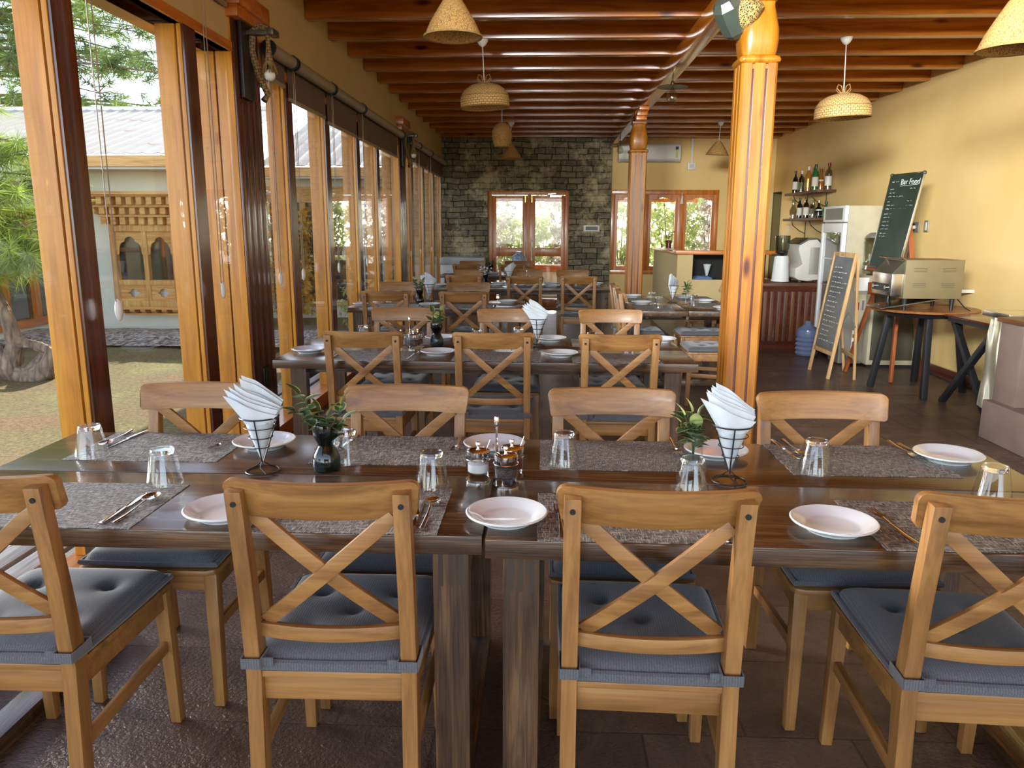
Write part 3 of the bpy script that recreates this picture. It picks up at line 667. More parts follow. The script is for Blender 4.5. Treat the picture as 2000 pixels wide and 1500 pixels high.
def edison(x, y, lb):
    t = T('bulb_pendant_lamp', lb, 'pendant lamp', (x, y, 2.58), group='clear bulb lamps on the beam')
    MB().tube([(0, 0, .22), (0, 0, .24-.0)], .008).tube([(0, 0, .2), (0, 0, .24)], .004, 6).build('cord', M['black'], t)
    MB().lathe([(.012, .2), (.014, .19), (.016, .168), (.14, .148), (.142, .144), (.02, .152), (.0, .152)], 32).build('metal_shade', M['black'], t)
    MB().lathe([(.014, .165), (.017, .162), (.017, .185), (.012, .2), (0, .205)], 16).build('socket', M['brass'], t)
    MB().lathe([(.012, .15), (.016, .13), (.035, .105), (.05, .07), (.052, .05), (.045, .022), (.025, .004), (0, 0)], 24).build('glass_bulb', M['bulbglass'], t)
    m = MB()
    for k in range(4):
        a = k*pi/2; m.tube([(.008*cos(a), .008*sin(a), .14), (.02*cos(a+.5), .02*sin(a+.5), .09), (.016*cos(a+1), .016*sin(a+1), .04)], .0012, 4)
    m.build('filament', M['brass'], t)
edison(1.178, 7.6, 'clear round bulb lamp with flat black shade under the centre beam')
edison(1.178, 12.6, 'farther clear bulb lamp under the beam, close to the air conditioner')

# ================================================================== OUTSIDE
def gz(y): return -.15-.18*max(0, min(1, (y-3)/9.6))
mb = MB()
def gfn(u, v):
    x, y = -40+u*38.0, -8+v*60
    return (x, y, gz(y)+.03*sin(x*1.3)*cos(y*.9)-(.0 if x < -2.4 else 0))
mb.grid(gfn, 60, 90)
tag(mb.build('lawn', M['lawn'], smooth=60), 'dry green and brown lawn seen through the glass wall', 'lawn', kind='structure')
S('trim_3', MB().box(-2, 40, -30, -1.5, -.3, -.15).box(-2.0, 40, 14.3, 60, -.3, -.02), M['gravel'], smooth=0)
def fground(x, y): return gz(y)
# weathered boards outside the glass
for k in range(3):
    tag(MB().box(-2.06-k*.14, -1.955-k*.14-.0, -1.5, 14.2, -.02, .05).build('deck_board', M['grey_y'], bev=.004), ['weathered grey deck board right against the glass wall', 'weathered grey deck board in the middle of the outside edging', 'weathered grey deck board at the outer edge by the stones'][k], 'board', 'deck boards outside the glass wall')
random.seed(11)
def rock(cx, cy, z, r, m):
    bm = bmesh.new(); bmesh.ops.create_icosphere(bm, subdivisions=2, radius=r)
    sx, sy, sz = random.uniform(.8, 1.3), random.uniform(.8, 1.3), random.uniform(.5, .8)
    for v in bm.verts:
        k = 1+random.uniform(-.1, .1); v.co = Vector((v.co.x*sx*k, v.co.y*sy*k, v.co.z*sz*k))+Vector((cx, cy, z))
    n = len(m.v); m.v += [tuple(v.co) for v in bm.verts]; m.f += [tuple(n+v.index for v in f.verts) for f in bm.faces]; m.mi += [0]*len(bm.faces); bm.free()
m = MB()
for k in range(260): 
    y = random.uniform(1.0, 9.); rock(-2.42-random.random()*.3, y, gz(y)+.05, random.uniform(.035, .1), m)
tag(m.build('edging_stones', M['gravel'], smooth=30), 'loose pale stones lying between deck boards and lawn', 'stones', kind='stuff')
# gravel strip along the house
mb = MB(); mb.grid(lambda u, v: (-8.0+u*6.0, 10.7+v*2.0, gz(11)+.02+.13*sin(pi*min(1, v*.9+.1))+.02*sin(u*40)*sin(v*9)), 60, 16)
S('trim_4', mb, M['gravel'], smooth=60)
# --- house across the lawn, projecting left part
def shed_roof(nm, x0, x1, ye, ze, yr, zr, lb):
    m = MB(); n = int((x1-x0)/.25)*8; amp = .022
    def fn(u, v):
        x = x0+u*(x1-x0); ph = (x/.25) % 1.0
        h = amp*max(0, 1-abs(ph-.5)*5)
        return (x, ye+v*(yr-ye), ze+v*(zr-ze)+h)
    m.sheet(fn, n, 1, (0, 0, -.012)); o = m.build(nm, M['roof'], smooth=30)
    return tag(o, lb, 'roof')
shed_roof('metal_roof', -15.0, -5.2, 11.9, 2.53, 16.2, 3.78, 'pale corrugated metal roof with rust streaks on the left part of the house')
shed_roof('metal_roof', -5.3, -1.2, 14.5, 2.55, 18.7, 4.05, 'farther pale corrugated metal roof seen between the middle glass-wall posts')
S('trim_5', MB().box(-15, -5.2, 16.15, 16.3, 3.72, 3.84).box(-5.3, -1.2, 18.65, 18.8, 3.98, 4.12), M['dullsteel'], smooth=0)
S('trim_6', MB().box(-15, -5.2, 11.9, 11.94, 2.34, 2.5).box(-5.24, -5.2, 11.9, 14.6, 2.34, 2.5).box(-5.3, -1.3, 14.5, 14.54, 2.36, 2.52), M['out_x'], smooth=0)
S('trim_7', MB().box(-15, -5.24, 11.94, 12.6, 2.3, 2.34).box(-5.24, -1.3, 14.54, 15.2, 2.32, 2.36), M['offwhite'], smooth=0)
S('wall_house_left', MB().box(-8.0, -5.45, 12.6, 12.8, -.5, 2.34).box(-5.65, -5.45, 12.8, 15.1, -.5, 2.34), M['housewall'], smooth=0)
# far recessed part with window band
mb = MB(); mb.box(-5.45, -1.3, 15.05, 15.25, -.6, -.08).box(-5.45, -1.3, 15.05, 15.25, 1.98+.2, 2.4)
S('wall_house_far', mb, M['housewall'], smooth=0)
t = T('house_window_band', 'long orange-framed window band with white curtains on the far house', 'window', (-3.4, 15.05, -.08))
m = MB(); m.box(-2.0, 2.1, -.08, .06, 0, .09).box(-2.0, 2.1, -.08, .06, 1.98, 2.28)
m.build('frame', M['out_x'], t, bev=.004)
m = MB()
for x in (-2.0, -1.3, -.45, .35, 1.15, 2.0): m.box(x, x+.1, -.06, .05, .09, 1.98)
m.build('mullions', M['out_z'], t)
MB().box(-1.95, 2.05, .0, .01, .09, 1.98).build('pane', M['housepane'], t, smooth=0)
m = MB()
for x0, x1 in ((-.33, -.08), (.02, .3), (.5, .8), (1.3, 1.9)):
    m.grid(lambda u, v: (x0+u*(x1-x0), -.03+.015*sin(u*20), .12+v*1.8), 24, 1)
m.build('curtain', M['curtain'], t)
# left wing of the house (faces the lawn)
S('wall_house_wing', MB().box(-8.2, -8.0, 6, 12.6, -.6, -.1).box(-8.2, -8.0, 6, 12.6, 1.7, 2.4), M['housewall'], smooth=0)
t = T('wing_window', 'orange-framed ribbon window on the left wing behind the pine', 'window', (-8.1, 9.5, -.1))
m = MB(); m.box(.0, .14, -3, 3.05, 0, .12).box(.0, .14, -3, 3.05, 1.7, 1.8); m.build('frame', M['frame_y'], t)
m = MB()
for y in (-2.4, -1.6, -.8, 0, .8, 1.6, 2.3, 2.93): m.box(.02, .12, y, y+.12, .12, 1.7)
m.build('mullions', M['frame_z'], t)
MB().box(.04, .05, -3, 3, .1, 1.7).build('pane', M['housepane'], t, smooth=0)
# --- ornate window
def ornate():
    t = T('ornate_window', 'carved Bhutanese-style bay window with tiered cornice on the house wall', 'window', (-7.03, 12.58, 0))
    Wd = 1.62; F = -.2
    m = MB(); m.box(0, Wd, F, 0, .14, .24).box(0, Wd, F, 0, 1.36, 1.46).box(-.0, .09, F, 0, .24, 1.36).box(Wd-.09, Wd, F, 0, .24, 1.36)
    xs = [.09, .55, 1.05, Wd-.09]
    for x in (.53, 1.01): m.box(x, x+.075, F, -.02, .24, 1.36)
    m.box(.09, Wd-.09, F+.01, -.02, .5, .58); m.build('frame', M['out_z'], t, bev=.004)
    bays = ((.09, .53), (.605, 1.01), (1.085, Wd-.09))
    for a, b in bays:
        c = (a+b)/2; w = b-a; m = MB(); r = w*.2
        arc = [(c+r*cos(q), 1.2+r*.9*sin(q)) for q in [pi*i/8 for i in range(9)]]
        pts = [(b, 1.36), (b, .98), (b-.03, 1.0), (b-.04, 1.1), (b-.07, 1.17)]+arc+[(a+.07, 1.17), (a+.04, 1.1), (a+.03, 1.0), (a, .98), (a, 1.36)]
        m.prism(pts, 'xz', F+.03, F+.055); m.build('arched_head', M['out_x'], t)
        # lower panel with star cut-out, built from four pieces
        z0, z1 = .24, .5; zc = .37; m = MB(); s = .11; h = .07
        star = [(c+s, zc), (c+s*.55, zc+h*.3), (c+s*.45, zc+h*.8), (c, zc+h), (c-s*.45, zc+h*.8), (c-s*.55, zc+h*.3), (c-s, zc)]
        m.prism([(b, zc), (b, z1), (a, z1), (a, zc)]+star[::-1], 'xz', F+.03, F+.05)
        lo = [(x, 2*zc-z) for x, z in star]
        m.prism([(b, zc), (b, z0), (a, z0), (a, zc)]+lo[::-1], 'xz', F+.03, F+.05); m.build('lower_panel', M['out_x'], t)
    MB().box(.09, Wd-.09, -.1, -.09, .55, 1.36).build('pane', M['housepane'], t, smooth=0)
    MB().box(.09, Wd-.09, -.06, -.05, .24, .5).build('white_backing', M['curtain'], t)
    # cornice tiers
    for k, (z0, z1, ex, dp) in enumerate(((1.46, 1.62, .1, .26), (1.62, 1.77, .24, .33), (1.77, 1.93, .38, .42))):
        m = MB(); m.box(-ex, Wd+ex, -dp-.03, 0, z1-.03, z1); m.box(-ex+.1, Wd+ex-.1, -dp+.12, 0, z0, z1-.03)
        n = int((Wd+2*ex)/.165)
        for i in range(n+1):
            x = -ex+.02+i*(Wd+2*ex-.12)/n
            m.box(x, x+.085, -dp, -dp+.13, z0+.01, z1-.03)
        m.build('cornice_tier', M['out_x'], t, bev=.003)
    MB().box(-.42, Wd+.42, -.5, 0, 1.93, 1.98).build('cornice_top', M['out_x'], t)
    m = MB(); m.box(-.0, Wd, -.22, 0, .1, .14); m.box(.1, Wd-.1, -.14, 0, 0, .03)
    for i in range(9): m.prism([(-.2, .1), (-.2, .07), (-.14, .03), (0, .02), (0, .1)], 'yz', .04+i*.18, .12+i*.18)
    m.build('corbel_row', M['out_x'], t)
ornate()
# --- trees
def needles(m, c, n, L, w, up=.3, mi=0):
    c = Vector(c)
    for _ in range(n):
        d = Vector((random.gauss(0, 1), random.gauss(0, 1), random.gauss(0, 1)+up)).normalized()
        s = d.cross(Vector((random.random(), random.random(), random.random()-.5))).normalized()*w
        l = L*random.uniform(.6, 1.1); k = len(m.v); b = c+d*.02; e = c+d*l-Vector((0, 0, l*.25))
        m.v += [tuple(b-s), tuple(b+s), tuple(e)]; m.f.append((k, k+1, k+2)); m.mi.append(mi)
def near_pine():
    t = T('crooked_pine', 'small crooked pine with bent root and long light-green needles on the lawn', 'tree', (-5.9, 8.3, gz(8.3)))
    m = MB(); random.seed(5)
    def wob(pts, r):
        out = []
        for i in range(len(pts)-1):
            a, b = Vector(pts[i]), Vector(pts[i+1])
            for k in range(5): out.append(a.lerp(b, k/5))
        out.append(Vector(pts[-1]))
        for _ in range(3): out = [out[0]]+[(out[i-1]+out[i]*2+out[i+1])/4 for i in range(1, len(out)-1)]+[out[-1]]
        n = len(out); rr = []
        for i in range(n):
            q = i/(n-1)*(len(r)-1); j = min(int(q), len(r)-2); rr.append((r[j]+(r[j+1]-r[j])*(q-j))*random.uniform(.93, 1.07))
        return out, rr
    for pts, r in ((((.45, .0, .35), (.33, 0, .1), (.1, 0, -.02), (-.15, 0, .1), (-.3, 0, .35), (-.42, .0, .62), (-.55, .05, .7)), (.07, .12, .13, .11, .09, .06, .04)),
                   (((-.1, 0, .12), (.0, 0, .4), (-.1, 0, .8), (-.22, 0, 1.2), (-.4, .1, 1.6), (-.8, .2, 2.3), (-1.3, .3, 3.3)), (.12, .085, .065, .06, .06, .05, .03)),
                   (((-.05, 0, .42), (.15, .0, .4), (.4, 0, .32)), (.07, .06, .05)), (((.1, 0, .0), (.35, .1, .3), (.5, .15, .42)), (.12, .08, .05))):
        a, b = wob(pts, r); m.tube(a, b, 12)
    m.build('trunk', M['bark'], t)
    m = MB(); tips = []
    for i in range(60):
        h = random.uniform(1.1, 3.6); b0 = Vector((-.25-(h-1.3)*.5, .1, h)); a = random.uniform(-.9, .9) if i % 4 else random.uniform(0, 6.28); L = random.uniform(.5, 1.35)
        d = Vector((cos(a), sin(a)*.8, random.uniform(-.15, .3)))
        p = [b0, b0+d*L*.5+Vector((0, 0, .06)), b0+d*L]; m.tube(p, [.022, .013, .006], 5)
        for q in range(8):
            f = .35+.65*q/7; c = b0+d*L*f; tips.append(c+Vector((random.uniform(-.14, .14), random.uniform(-.14, .14), random.uniform(-.12, .1))))
    m.build('branches', M['bark'], t)
    m = MB()
    for c in tips: needles(m, c, 46, .28, .005, .2)
    tag(m.build('needles', M['needle'], t, smooth=0, norm=False), kind='stuff')
near_pine()
def big_pine(x, y, lb, sd, side, H=10.0, z0=4.2, spread=6.5, n=26, extra=(), ym=1.5):
    random.seed(sd); g = -.3
    t = T('tall_pine', lb, 'tree', (x, y, g), group='tall pines behind the house')
    MB().tube([(0, 0, 0), (.1, 0, H*.5), (0, 0, H)], [.28, .2, .05], 10).build('trunk', M['bark'], t)
    m = MB(); tips = []
    for i in range(n):
        h = z0+(H-z0-.3)*i/n; L = spread*random.uniform(.7, 1.0)*(1-.35*i/n)
        a = random.uniform(-.45, .45)+(0 if side > 0 else pi) if i % 3 else random.uniform(0, 6.28)
        d = Vector((cos(a), sin(a)*ym*.5, 0)); pts = []
        for q in range(8): f = q/7; pts.append(Vector((0, 0, h))+d*L*f+Vector((0, 0, .55*sin(f*2.2)-.5*f*f+random.uniform(-.06, .06))))
        m.tube(pts, [.07*(1-.8*q/7) for q in range(8)], 5)
        for q in range(2, 8):
            for s in range(4):
                b = pts[q]; e = b+Vector((random.uniform(-.2, .7)*d.x, random.uniform(-.9, .9), random.uniform(-.35, .3)))
                m.tube([b, (b+e)/2+Vector((0, 0, .05)), e], [.018, .012, .006], 3)
                for w in range(3): tips.append(b.lerp(e, .5+w*.25)+Vector((0, 0, random.uniform(-.05, .08))))
    m.build('branches', M['bark'], t)
    m = MB()
    for c in tips: needles(m, c, 22, .46, .012, .25)
    tag(m.build('needles', M['needledark'], t, smooth=0, norm=False), kind='stuff')
big_pine(-19, 21, 'tall dark pine whose branches fill the top left window panes', 21, 1, H=11.5, z0=3.9, spread=10.5, n=64)
big_pine(-26, 15, 'tall pine at the far left edge of the view', 4, 1, H=11, z0=3.2, spread=8, n=30)
big_pine(-10.5, 27, 'more distant pine just left of the panelled pillar', 9, -1, H=6.6, z0=3, spread=2.4, n=12)
# bushes by the far house, seen between the posts
def bush(x, y, z, rx, rz, lb, mat, n=260, L=.07, w=.02, grp=None, stems=5, sd=1, cat='bush'):
    random.seed(sd); t = T('garden_bush', lb, cat, (x, y, z), group=grp)
    m = MB()
    for k in range(stems):
        a = k*2.4; m.tube([(0, 0, 0), (rx*.3*cos(a), rx*.3*sin(a), rz*.5), (rx*.7*cos(a), rx*.7*sin(a), rz*random.uniform(.8, 1.1))], [.02, .014, .006], 5)
    m.build('stems', M['bark'], t); m = MB()
    for k in range(n):
        a, r, h = random.random()*6.28, rx*sqrt(random.random()), rz*random.uniform(.12, 1.1); needles(m, (r*cos(a), r*sin(a), h), 7, L, w, .1)
    tag(m.build('leaves', M[mat], t, smooth=0, norm=False), kind='stuff')
bush(-4.55, 13.9, gz(14), .34, 1.9, 'bush with bright yellow autumn leaves before the far house windows', 'autumn', 420, .09, .03, sd=3)
bush(-5.0, 13.5, gz(14), .3, 2.15, 'tall grey-green shrub left of the yellow-leaved bush', 'drybush', 300, .09, .02, sd=5)
bush(-3.0, 12.8, gz(13), .4, .8, 'low dark green shrub outside the far glass wall', 'bush', 200, .09, .02, sd=8)

# ================================================================== BEHIND THE BACK WALL
S('trim_8', MB().box(-2.2, 3.2, 14.2, 16.8, 2.42, 2.5).box(-2.2, 3.2, 16.6, 16.8, 2.12, 2.42), M['offwhite'], smooth=0)
S('trim_9', MB().box(-.35, -.28, 16.6, 16.7, 0, 2.12).box(-2.2, 3.2, 16.62, 16.68, 1.98, 2.05), M['frame_z'], smooth=0)
S('trim_10', MB().box(-2.2, 3.2, 14.2, 16.9, -.1, -.01), M['sandstone'], smooth=0)
t = T('porch_rail', 'low cream parapet with orange wooden cap outside the back door', 'railing', (.5, 16.7, 0))
MB().box(-.75, 2.7, -.06, .06, 0, .52).build('parapet', M['offwhite'], t)
MB().box(-.75, 2.7, -.09, .09, .52, .66).build('wood_cap', M['frame_x'], t, bev=.005)
rs = [('drybush', 'dry grey-brown bush'), ('bush', 'leafy light green bush'), ('drybush', 'tangled brown shrub'), ('bush', 'tall green bush'), ('bush', 'thin green bush'), ('drybush', 'bare twiggy shrub'), ('bush', 'yellow-green bush')]
pl = ['seen through the left door pane', 'low behind the left door leaf', 'seen through the right door pane', 'behind the narrow back window light', 'outside the middle back window light', 'outside the right back window light', 'beyond the far corner of the back window']
for k, ((mt, d), p) in enumerate(zip(rs, pl)):
    x = [-1.5, -.6, .6, 1.9, 3.2, 4.4, 5.4][k]; bush(x, 19.6+.5*(k % 3), -.05, .8, [2.0, 1.6, 2.3, 2.7, 2.5, 2.6, 2.9][k], d+' '+p, mt, 330, .2, .04, 'bushes behind the back wall', 9, k+30)

# ================================================================== CHAIRS
def make_chair(label, loc, rz):
    t = T('dining_chair', label, 'chair', loc, rz)
    def back_y(x, z=None): return -.03*max(0, 1-(x/.178)**2)
    # rear posts
    for s in (-1, 1):
        pts = [(-.252, 0), (-.226, .44), (-.244, .66), (-.277, .893), (-.242, .895), (-.205, .66), (-.176, .44), (-.216, 0)]
        MB().prism(pts, 'yz', s*.178-.018, s*.178+.018).build('back_post', M['chair_z'], t, bev=.003)
        MB().tube([(s*.178, -.272, .866), (s*.178, -.2765, .8655)], .0062, 10).build('screw', M['black'], t)
        MB().bar((s*.186, .2, .43), (s*.19, .215, 0), .04, .04, m=0, w2=.03, d2=.03, up=(0, 1, 0)).build('leg', M['chair_z'], t, bev=.003)
        MB().bar((s*.18, -.2, .235), (s*.186, .2, .255), .018, .032).build('stretcher', M['chair_y'], t, bev=.002)
    # top rail, bowed backwards between the posts
    m = MB(); vs, fs = [], []
    xr = [.2125, .2118, .21, .207, .202, .197, .191, .18, .16, .13, .1, .065, .03]; xr = [-q for q in xr]+[0]+xr[::-1]; N = len(xr)-1
    for x in xr:
        a = abs(x); e = max(0, a-.178)
        zt = .912-(.022-sqrt(max(0, .022**2-max(0, a-.1905)**2))); zb = .826+(.012-sqrt(max(0, .012**2-max(0, a-.2005)**2)))
        yc = -.232-.028*max(0, 1-(x/.178)**2)+e*.35; ln = -.012
        xb = x*(1-.04*(a/.2125)**4)
        for z, y, xx in ((zb, yc-.010+.012, xb), (zb, yc+.012+.012, xb), (zt, yc+.012+ln, x), (zt, yc-.010+ln, x)): vs.append((xx, y, z))
    for i in range(N):
        a = i*4; b = a+4
        for k in range(4): fs.append((a+k, a+(k+1) % 4, b+(k+1) % 4, b+k))
    fs += [(0, 1, 2, 3), tuple(N*4+k for k in (3, 2, 1, 0))]
    m._add(vs, fs); m.build('top_rail', M['chair_x'], t, bev=.0025, smooth=35)
    # lower curved rail
    m = MB(); vs, fs = [], []
    for i in range(17):
        x = -.162+.324*i/16; yc = -.196+back_y(x)*.9
        for z, y in ((.526, yc-.009), (.526, yc+.009), (.56, yc+.009), (.56, yc-.009)): vs.append((x, y, z))
    for i in range(16):
        a = i*4; b = a+4
        for k in range(4): fs.append((a+k, a+(k+1) % 4, b+(k+1) % 4, b+k))
    fs += [(0, 1, 2, 3), (67, 66, 65, 64)]
    m._add(vs, fs); m.build('lower_rail', M['chair_x'], t, bev=.002, smooth=35)
    # crossed braces
    for s in (-1, 1):
        m = MB(); vs, fs = [], []; n = 10
        for i in range(n+1):
            f = i/n; x = s*(-.155+.305*f); z = .832-.272*f; yc = -.232+.04*f-.02*sin(pi*f)*1.0+s*.004
            d = Vector((s*.305, 0, -.272)).normalized(); pz = Vector((d.z, 0, -d.x))
            for a, b in ((-1, -1), (1, -1), (1, 1), (-1, 1)): p = Vector((x, yc+b*.007, z))+pz*a*.017; vs.append(tuple(p))
        for i in range(n):
            a = i*4; b = a+4
            for k in range(4): fs.append((a+k, a+(k+1) % 4, b+(k+1) % 4, b+k))
        fs += [(0, 1, 2, 3), tuple(n*4+k for k in (3, 2, 1, 0))]
        m._add(vs, fs); m.build('cross_brace', M['chair_x'], t, bev=.0015, smooth=35)
    m = MB(); m.box(-.16, .16, -.212, -.194, .37, .43); m.box(-.168, .168, .196, .214, .375, .43)
    for s in (-1, 1): m.bar((s*.176, -.19, .4), (s*.186, .185, .4), .02, .056)
    m.build('seat_frame', M['chair_x'], t, bev=.002)
    pts = [(-.194, -.222), (.194, -.222), (.213, .2), (.205, .225), (.18, .236), (-.18, .236), (-.205, .225), (-.213, .2)]
    MB().prism(pts, 'xy', .43, .447).build('seat', M['chair_x'], t, bev=.004)
    # tufted cushion
    tf = [(-.1, -.1), (.1, -.1), (-.1, .09), (.1, .09), (0, -.005)]
    def cu(top):
        def f(u, v):
            a, b = 2*u-1, 2*v-1
            hw = .190+.012*v; x = a*hw; y = -.215+v*.435
            e = (1-abs(a)**8)*(1-abs(b)**8); cx = 1-.03*(abs(a)*abs(b))**6
            h = .006+.030*max(0, e)**.45
            if top:
                for p, q in tf:
                    d2 = ((x-p)**2+(y-q)**2); h -= .016*math.exp(-d2/.00045)+.006*math.exp(-d2/.003)
                z = .458+h
            else: z = .456-.008*max(0, e)**.5
            return (x*cx, y*cx if v > .02 else y, z)
        return f
    m = MB(); m.grid(cu(True), 30, 30); m.grid(cu(False), 30, 30)
    # side wall strip
    m.build('cushion', M['cushion'], t, smooth=60)
    m = MB(); m.tube([(-.19, -.216, .46), (0, -.219, .459), (.19, -.216, .46)], .0105, 8, flat=1.3); m.tube([(-.19, -.216, .46), (-.2, 0, .459), (-.205, .216, .459), (0, .22, .459), (.205, .216, .459), (.2, 0, .459), (.19, -.216, .46)], .0085, 6)
    m.build('cushion_piping', M['cushion'], t)
    for s in (-1, 1):
        m = MB(); x0, x1, y0, y1 = s*.178-.0215, s*.178+.0215, -.24, -.165
        for a in ((x0, x1, y0-.002, y0), (x0, x1, y1, y1+.002)): m.box(a[0], a[1], a[2], a[3], .462, .487)
        m.box(x0-.002, x0, y0, y1, .462, .487); m.box(x1, x1+.002, y0, y1, .462, .487)
        m.box(min(s*.13, s*.158), max(s*.13, s*.158), -.232, -.228, .464, .485)
        m.build('tie_strap', M['cushion'], t)
    return t
G1, G2 = 'dining chairs at the nearest tables', 'dining chairs at the tables farther back'
chairs = [ # x, y, rot, label, group
 (-1.262, 1.787, 0, 'nearest chair at the left edge, back to the camera, cut by the frame', G1),
 (-.474, 1.787, .01, 'nearest-row chair left of the table joint, back to the camera', G1),
 (.252, 1.772, -.03, 'nearest-row chair right of the table joint, back to the camera', G1),
 (1.0, 1.762, -.05, 'nearest chair at the right edge, turned slightly, cut by the frame', G1),
 (-1.165, 2.30, pi, 'chair behind the nearest table by the glass wall, behind the tall napkins', G1),
 (-.458, 2.30, pi, 'chair facing us behind the nearest table, between dark vase and condiment jars', G1),
 (.235, 2.285, pi+.01, 'chair facing us behind the nearest table, left of the green sprigs', G1),
 (.921, 2.265, pi+.02, 'chair facing us at the far right of the nearest table', G1),
 (-.935, 4.16, 0, 'leftmost front chair of the second table row, back to us', G2),
 (-.257, 4.16, .0, 'middle front chair of the second table row, back to us', G2),
 (.395, 4.135, .0, 'rightmost front chair of the second table row, back to us', G2),
 (-.94, 4.88, pi, 'left chair facing us behind the second table', G2),
 (-.225, 4.84, pi, 'middle chair facing us behind the second table, partly behind the cone of napkins', G2),
 (.445, 4.86, pi, 'right chair facing us behind the second table', G2),
 (-1.335, 6.71, 0, 'left front chair of the third table row, beside the far panelled pillar', G2),
 (-.672, 6.71, 0, 'right front chair of the third table row, back to us', G2),
 (-1.404, 7.33, pi, 'left chair facing us behind the third table by the glass wall', G2),
 (-.728, 7.33, pi, 'right chair facing us behind the third table', G2),
 (-.905, 9.02, 0, 'left front chair of the fourth table row', G2),
 (-.21, 8.86, 0, 'middle front chair of the fourth table row, back to us', G2),
 (.395, 8.91, 0, 'right front chair of the fourth table row, back to us', G2),
 (-.93, 9.72, pi, 'left chair facing us behind the fourth table', G2),
 (-.22, 9.84, pi, 'middle chair facing us behind the fourth table, before the door', G2),
 (.372, 9.72, pi, 'right chair facing us behind the fourth table, before the stone wall', G2),
 (-1.14, 11.68, 0, 'front left chair of the farthest table, before the white chest', G2),
 (-.46, 11.66, 0, 'front right chair of the farthest table, before the back door', G2),
 (-1.15, 12.32, pi, 'farthest chair, facing us before the white chest', G2),
 (-.42, 12.34, pi, 'farthest chair facing us right before the back door', G2),
 (.915, 6.78, -pi/2, 'nearer side-on chair on the left side of the right-hand table', G2),
 (.925, 7.46, -pi/2, 'farther side-on chair on the left side of the right-hand table', G2),
 (1.41, 6.455, pi/2, 'nearer chair on the right side of the right-hand table, back hidden by the column', G2),
 (1.52, 7.44, pi/2, 'farther chair on the right side of the right-hand table, only cushion showing', G2)]
c0 = None
for x, y, r, lb, g in chairs:
    if c0 is None: c0 = make_chair(lb, (x, y, 0), r); c0['group'] = g
    else: dup(c0, lb, (x, y, 0), r, g)
# spindle-back chair
t = T('spindle_chair', 'light spindle-backed chair at the far end of the right-hand table', 'chair', (1.78, 8.55, 0), pi/2)
m = MB(); m.grid(lambda u, v: (-.2+.4*u, -.2-.03*sin(pi*u)-.02*v, .74+.14*v), 10, 1); 
MB().sheet(lambda u, v: (-.2+.4*u, -.2-.03*sin(pi*u)-.02*v, .76+.12*v), 10, 1, (0, -.02, 0)).build('crest_rail', M['easel_x'], t, bev=.002)
m = MB()
for k in range(5): m.tube([(-.16+.08*k, -.19, .45), (-.17+.085*k, -.22-.02*sin(pi*k/4), .77)], .009, 8)
m.build('spindles', M['easel_z'], t)
MB().prism([(-.2, -.2), (.2, -.2), (.22, .2), (-.22, .2)], 'xy', .43, .455).build('seat', M['easel_x'], t, bev=.006)
for sx in (-1, 1):
    for sy in (-1, 1): MB().tube([(sx*.16, sy*.16, .43), (sx*.2, sy*.21, 0)], [.018, .012], 10).build('leg', M['easel_z'], t)

# ================================================================== TABLES
def table(lb, x0, x1, y0, y1, inset=.035, along='x', rz=0., grp='dark oak dining tables'):
    cx, cy = (x0+x1)/2, (y0+y1)/2; t = T('dining_table', lb, 'table', (cx, cy, 0), rz, grp)
    L, D = (x1-x0)/2, (y1-y0)/2
    if along == 'y': L, D = D, L; t.rotation_euler[2] = rz+pi/2
    for s in (-1, 1): MB().box(-L, L, min(s*.0025, s*D), max(s*.0025, s*D), .694, .74).build('top_plank', M['oak_x'], t, bev=.0025)
    MB().box(-L+.05, L-.05, -.01, .01, .66, .694).build('center_batten', M['oak_x'], t)
    for s in (-1, 1): MB().box(-L+.16, L-.16, s*(D-.13)-.011, s*(D-.13)+.011, .655, .6938).build('apron', M['oak_x'], t)
    for s in (-1, 1):
        xc = s*(L-inset-.0425)
        for q in (-1, 1):
            yf = q*(D-.03)
            m = MB().box(xc-.0425, xc+.0425, min(yf, yf-q*.06), max(yf, yf-q*.06), 0, .6938)
            for k in range(3):
                xx = xc-.03+k*.024; m.box(xx, xx+.012, yf-.0004 if q < 0 else yf, yf if q < 0 else yf+.0004, .6, .69, 1)
            m.build('leg', [M['oak_z'], M['oakend']], t, bev=.0)
        MB().box(xc-.0425, xc+.0425, -D+.09, D-.09, 0, .05).build('floor_runner', M['oak_y'], t, bev=.002)
        MB().box(xc-.0425, xc+.0425, -D+.09, D-.09, .62, .6938).build('top_runner', M['oak_y'], t, bev=.002)
    return t
table('nearest dark oak table, left one, reaching to the glass wall', -1.61, -.135, 1.665, 2.52)
table('nearest dark oak table, right one, set slightly askew', -.118, 1.40, 1.63, 2.49, .04, rz=radians(-1.3))
table('long dark oak table of the second row', -1.45, .82, 4.01, 4.93, .085)
table('dark oak table of the third row beside the far panelled pillar', -1.745, -.175, 6.78, 7.52, .04)
table('long dark oak table of the fourth row reaching toward the far column', -1.38, .79, 9.15, 9.9, .06)
table('farthest dark oak table, before the white chest and door', -1.56, -.02, 11.66, 12.45, .06)
table('dark oak table on the right standing lengthwise behind the near column', .79, 1.72, 6.67, 8.2, .38, 'y')

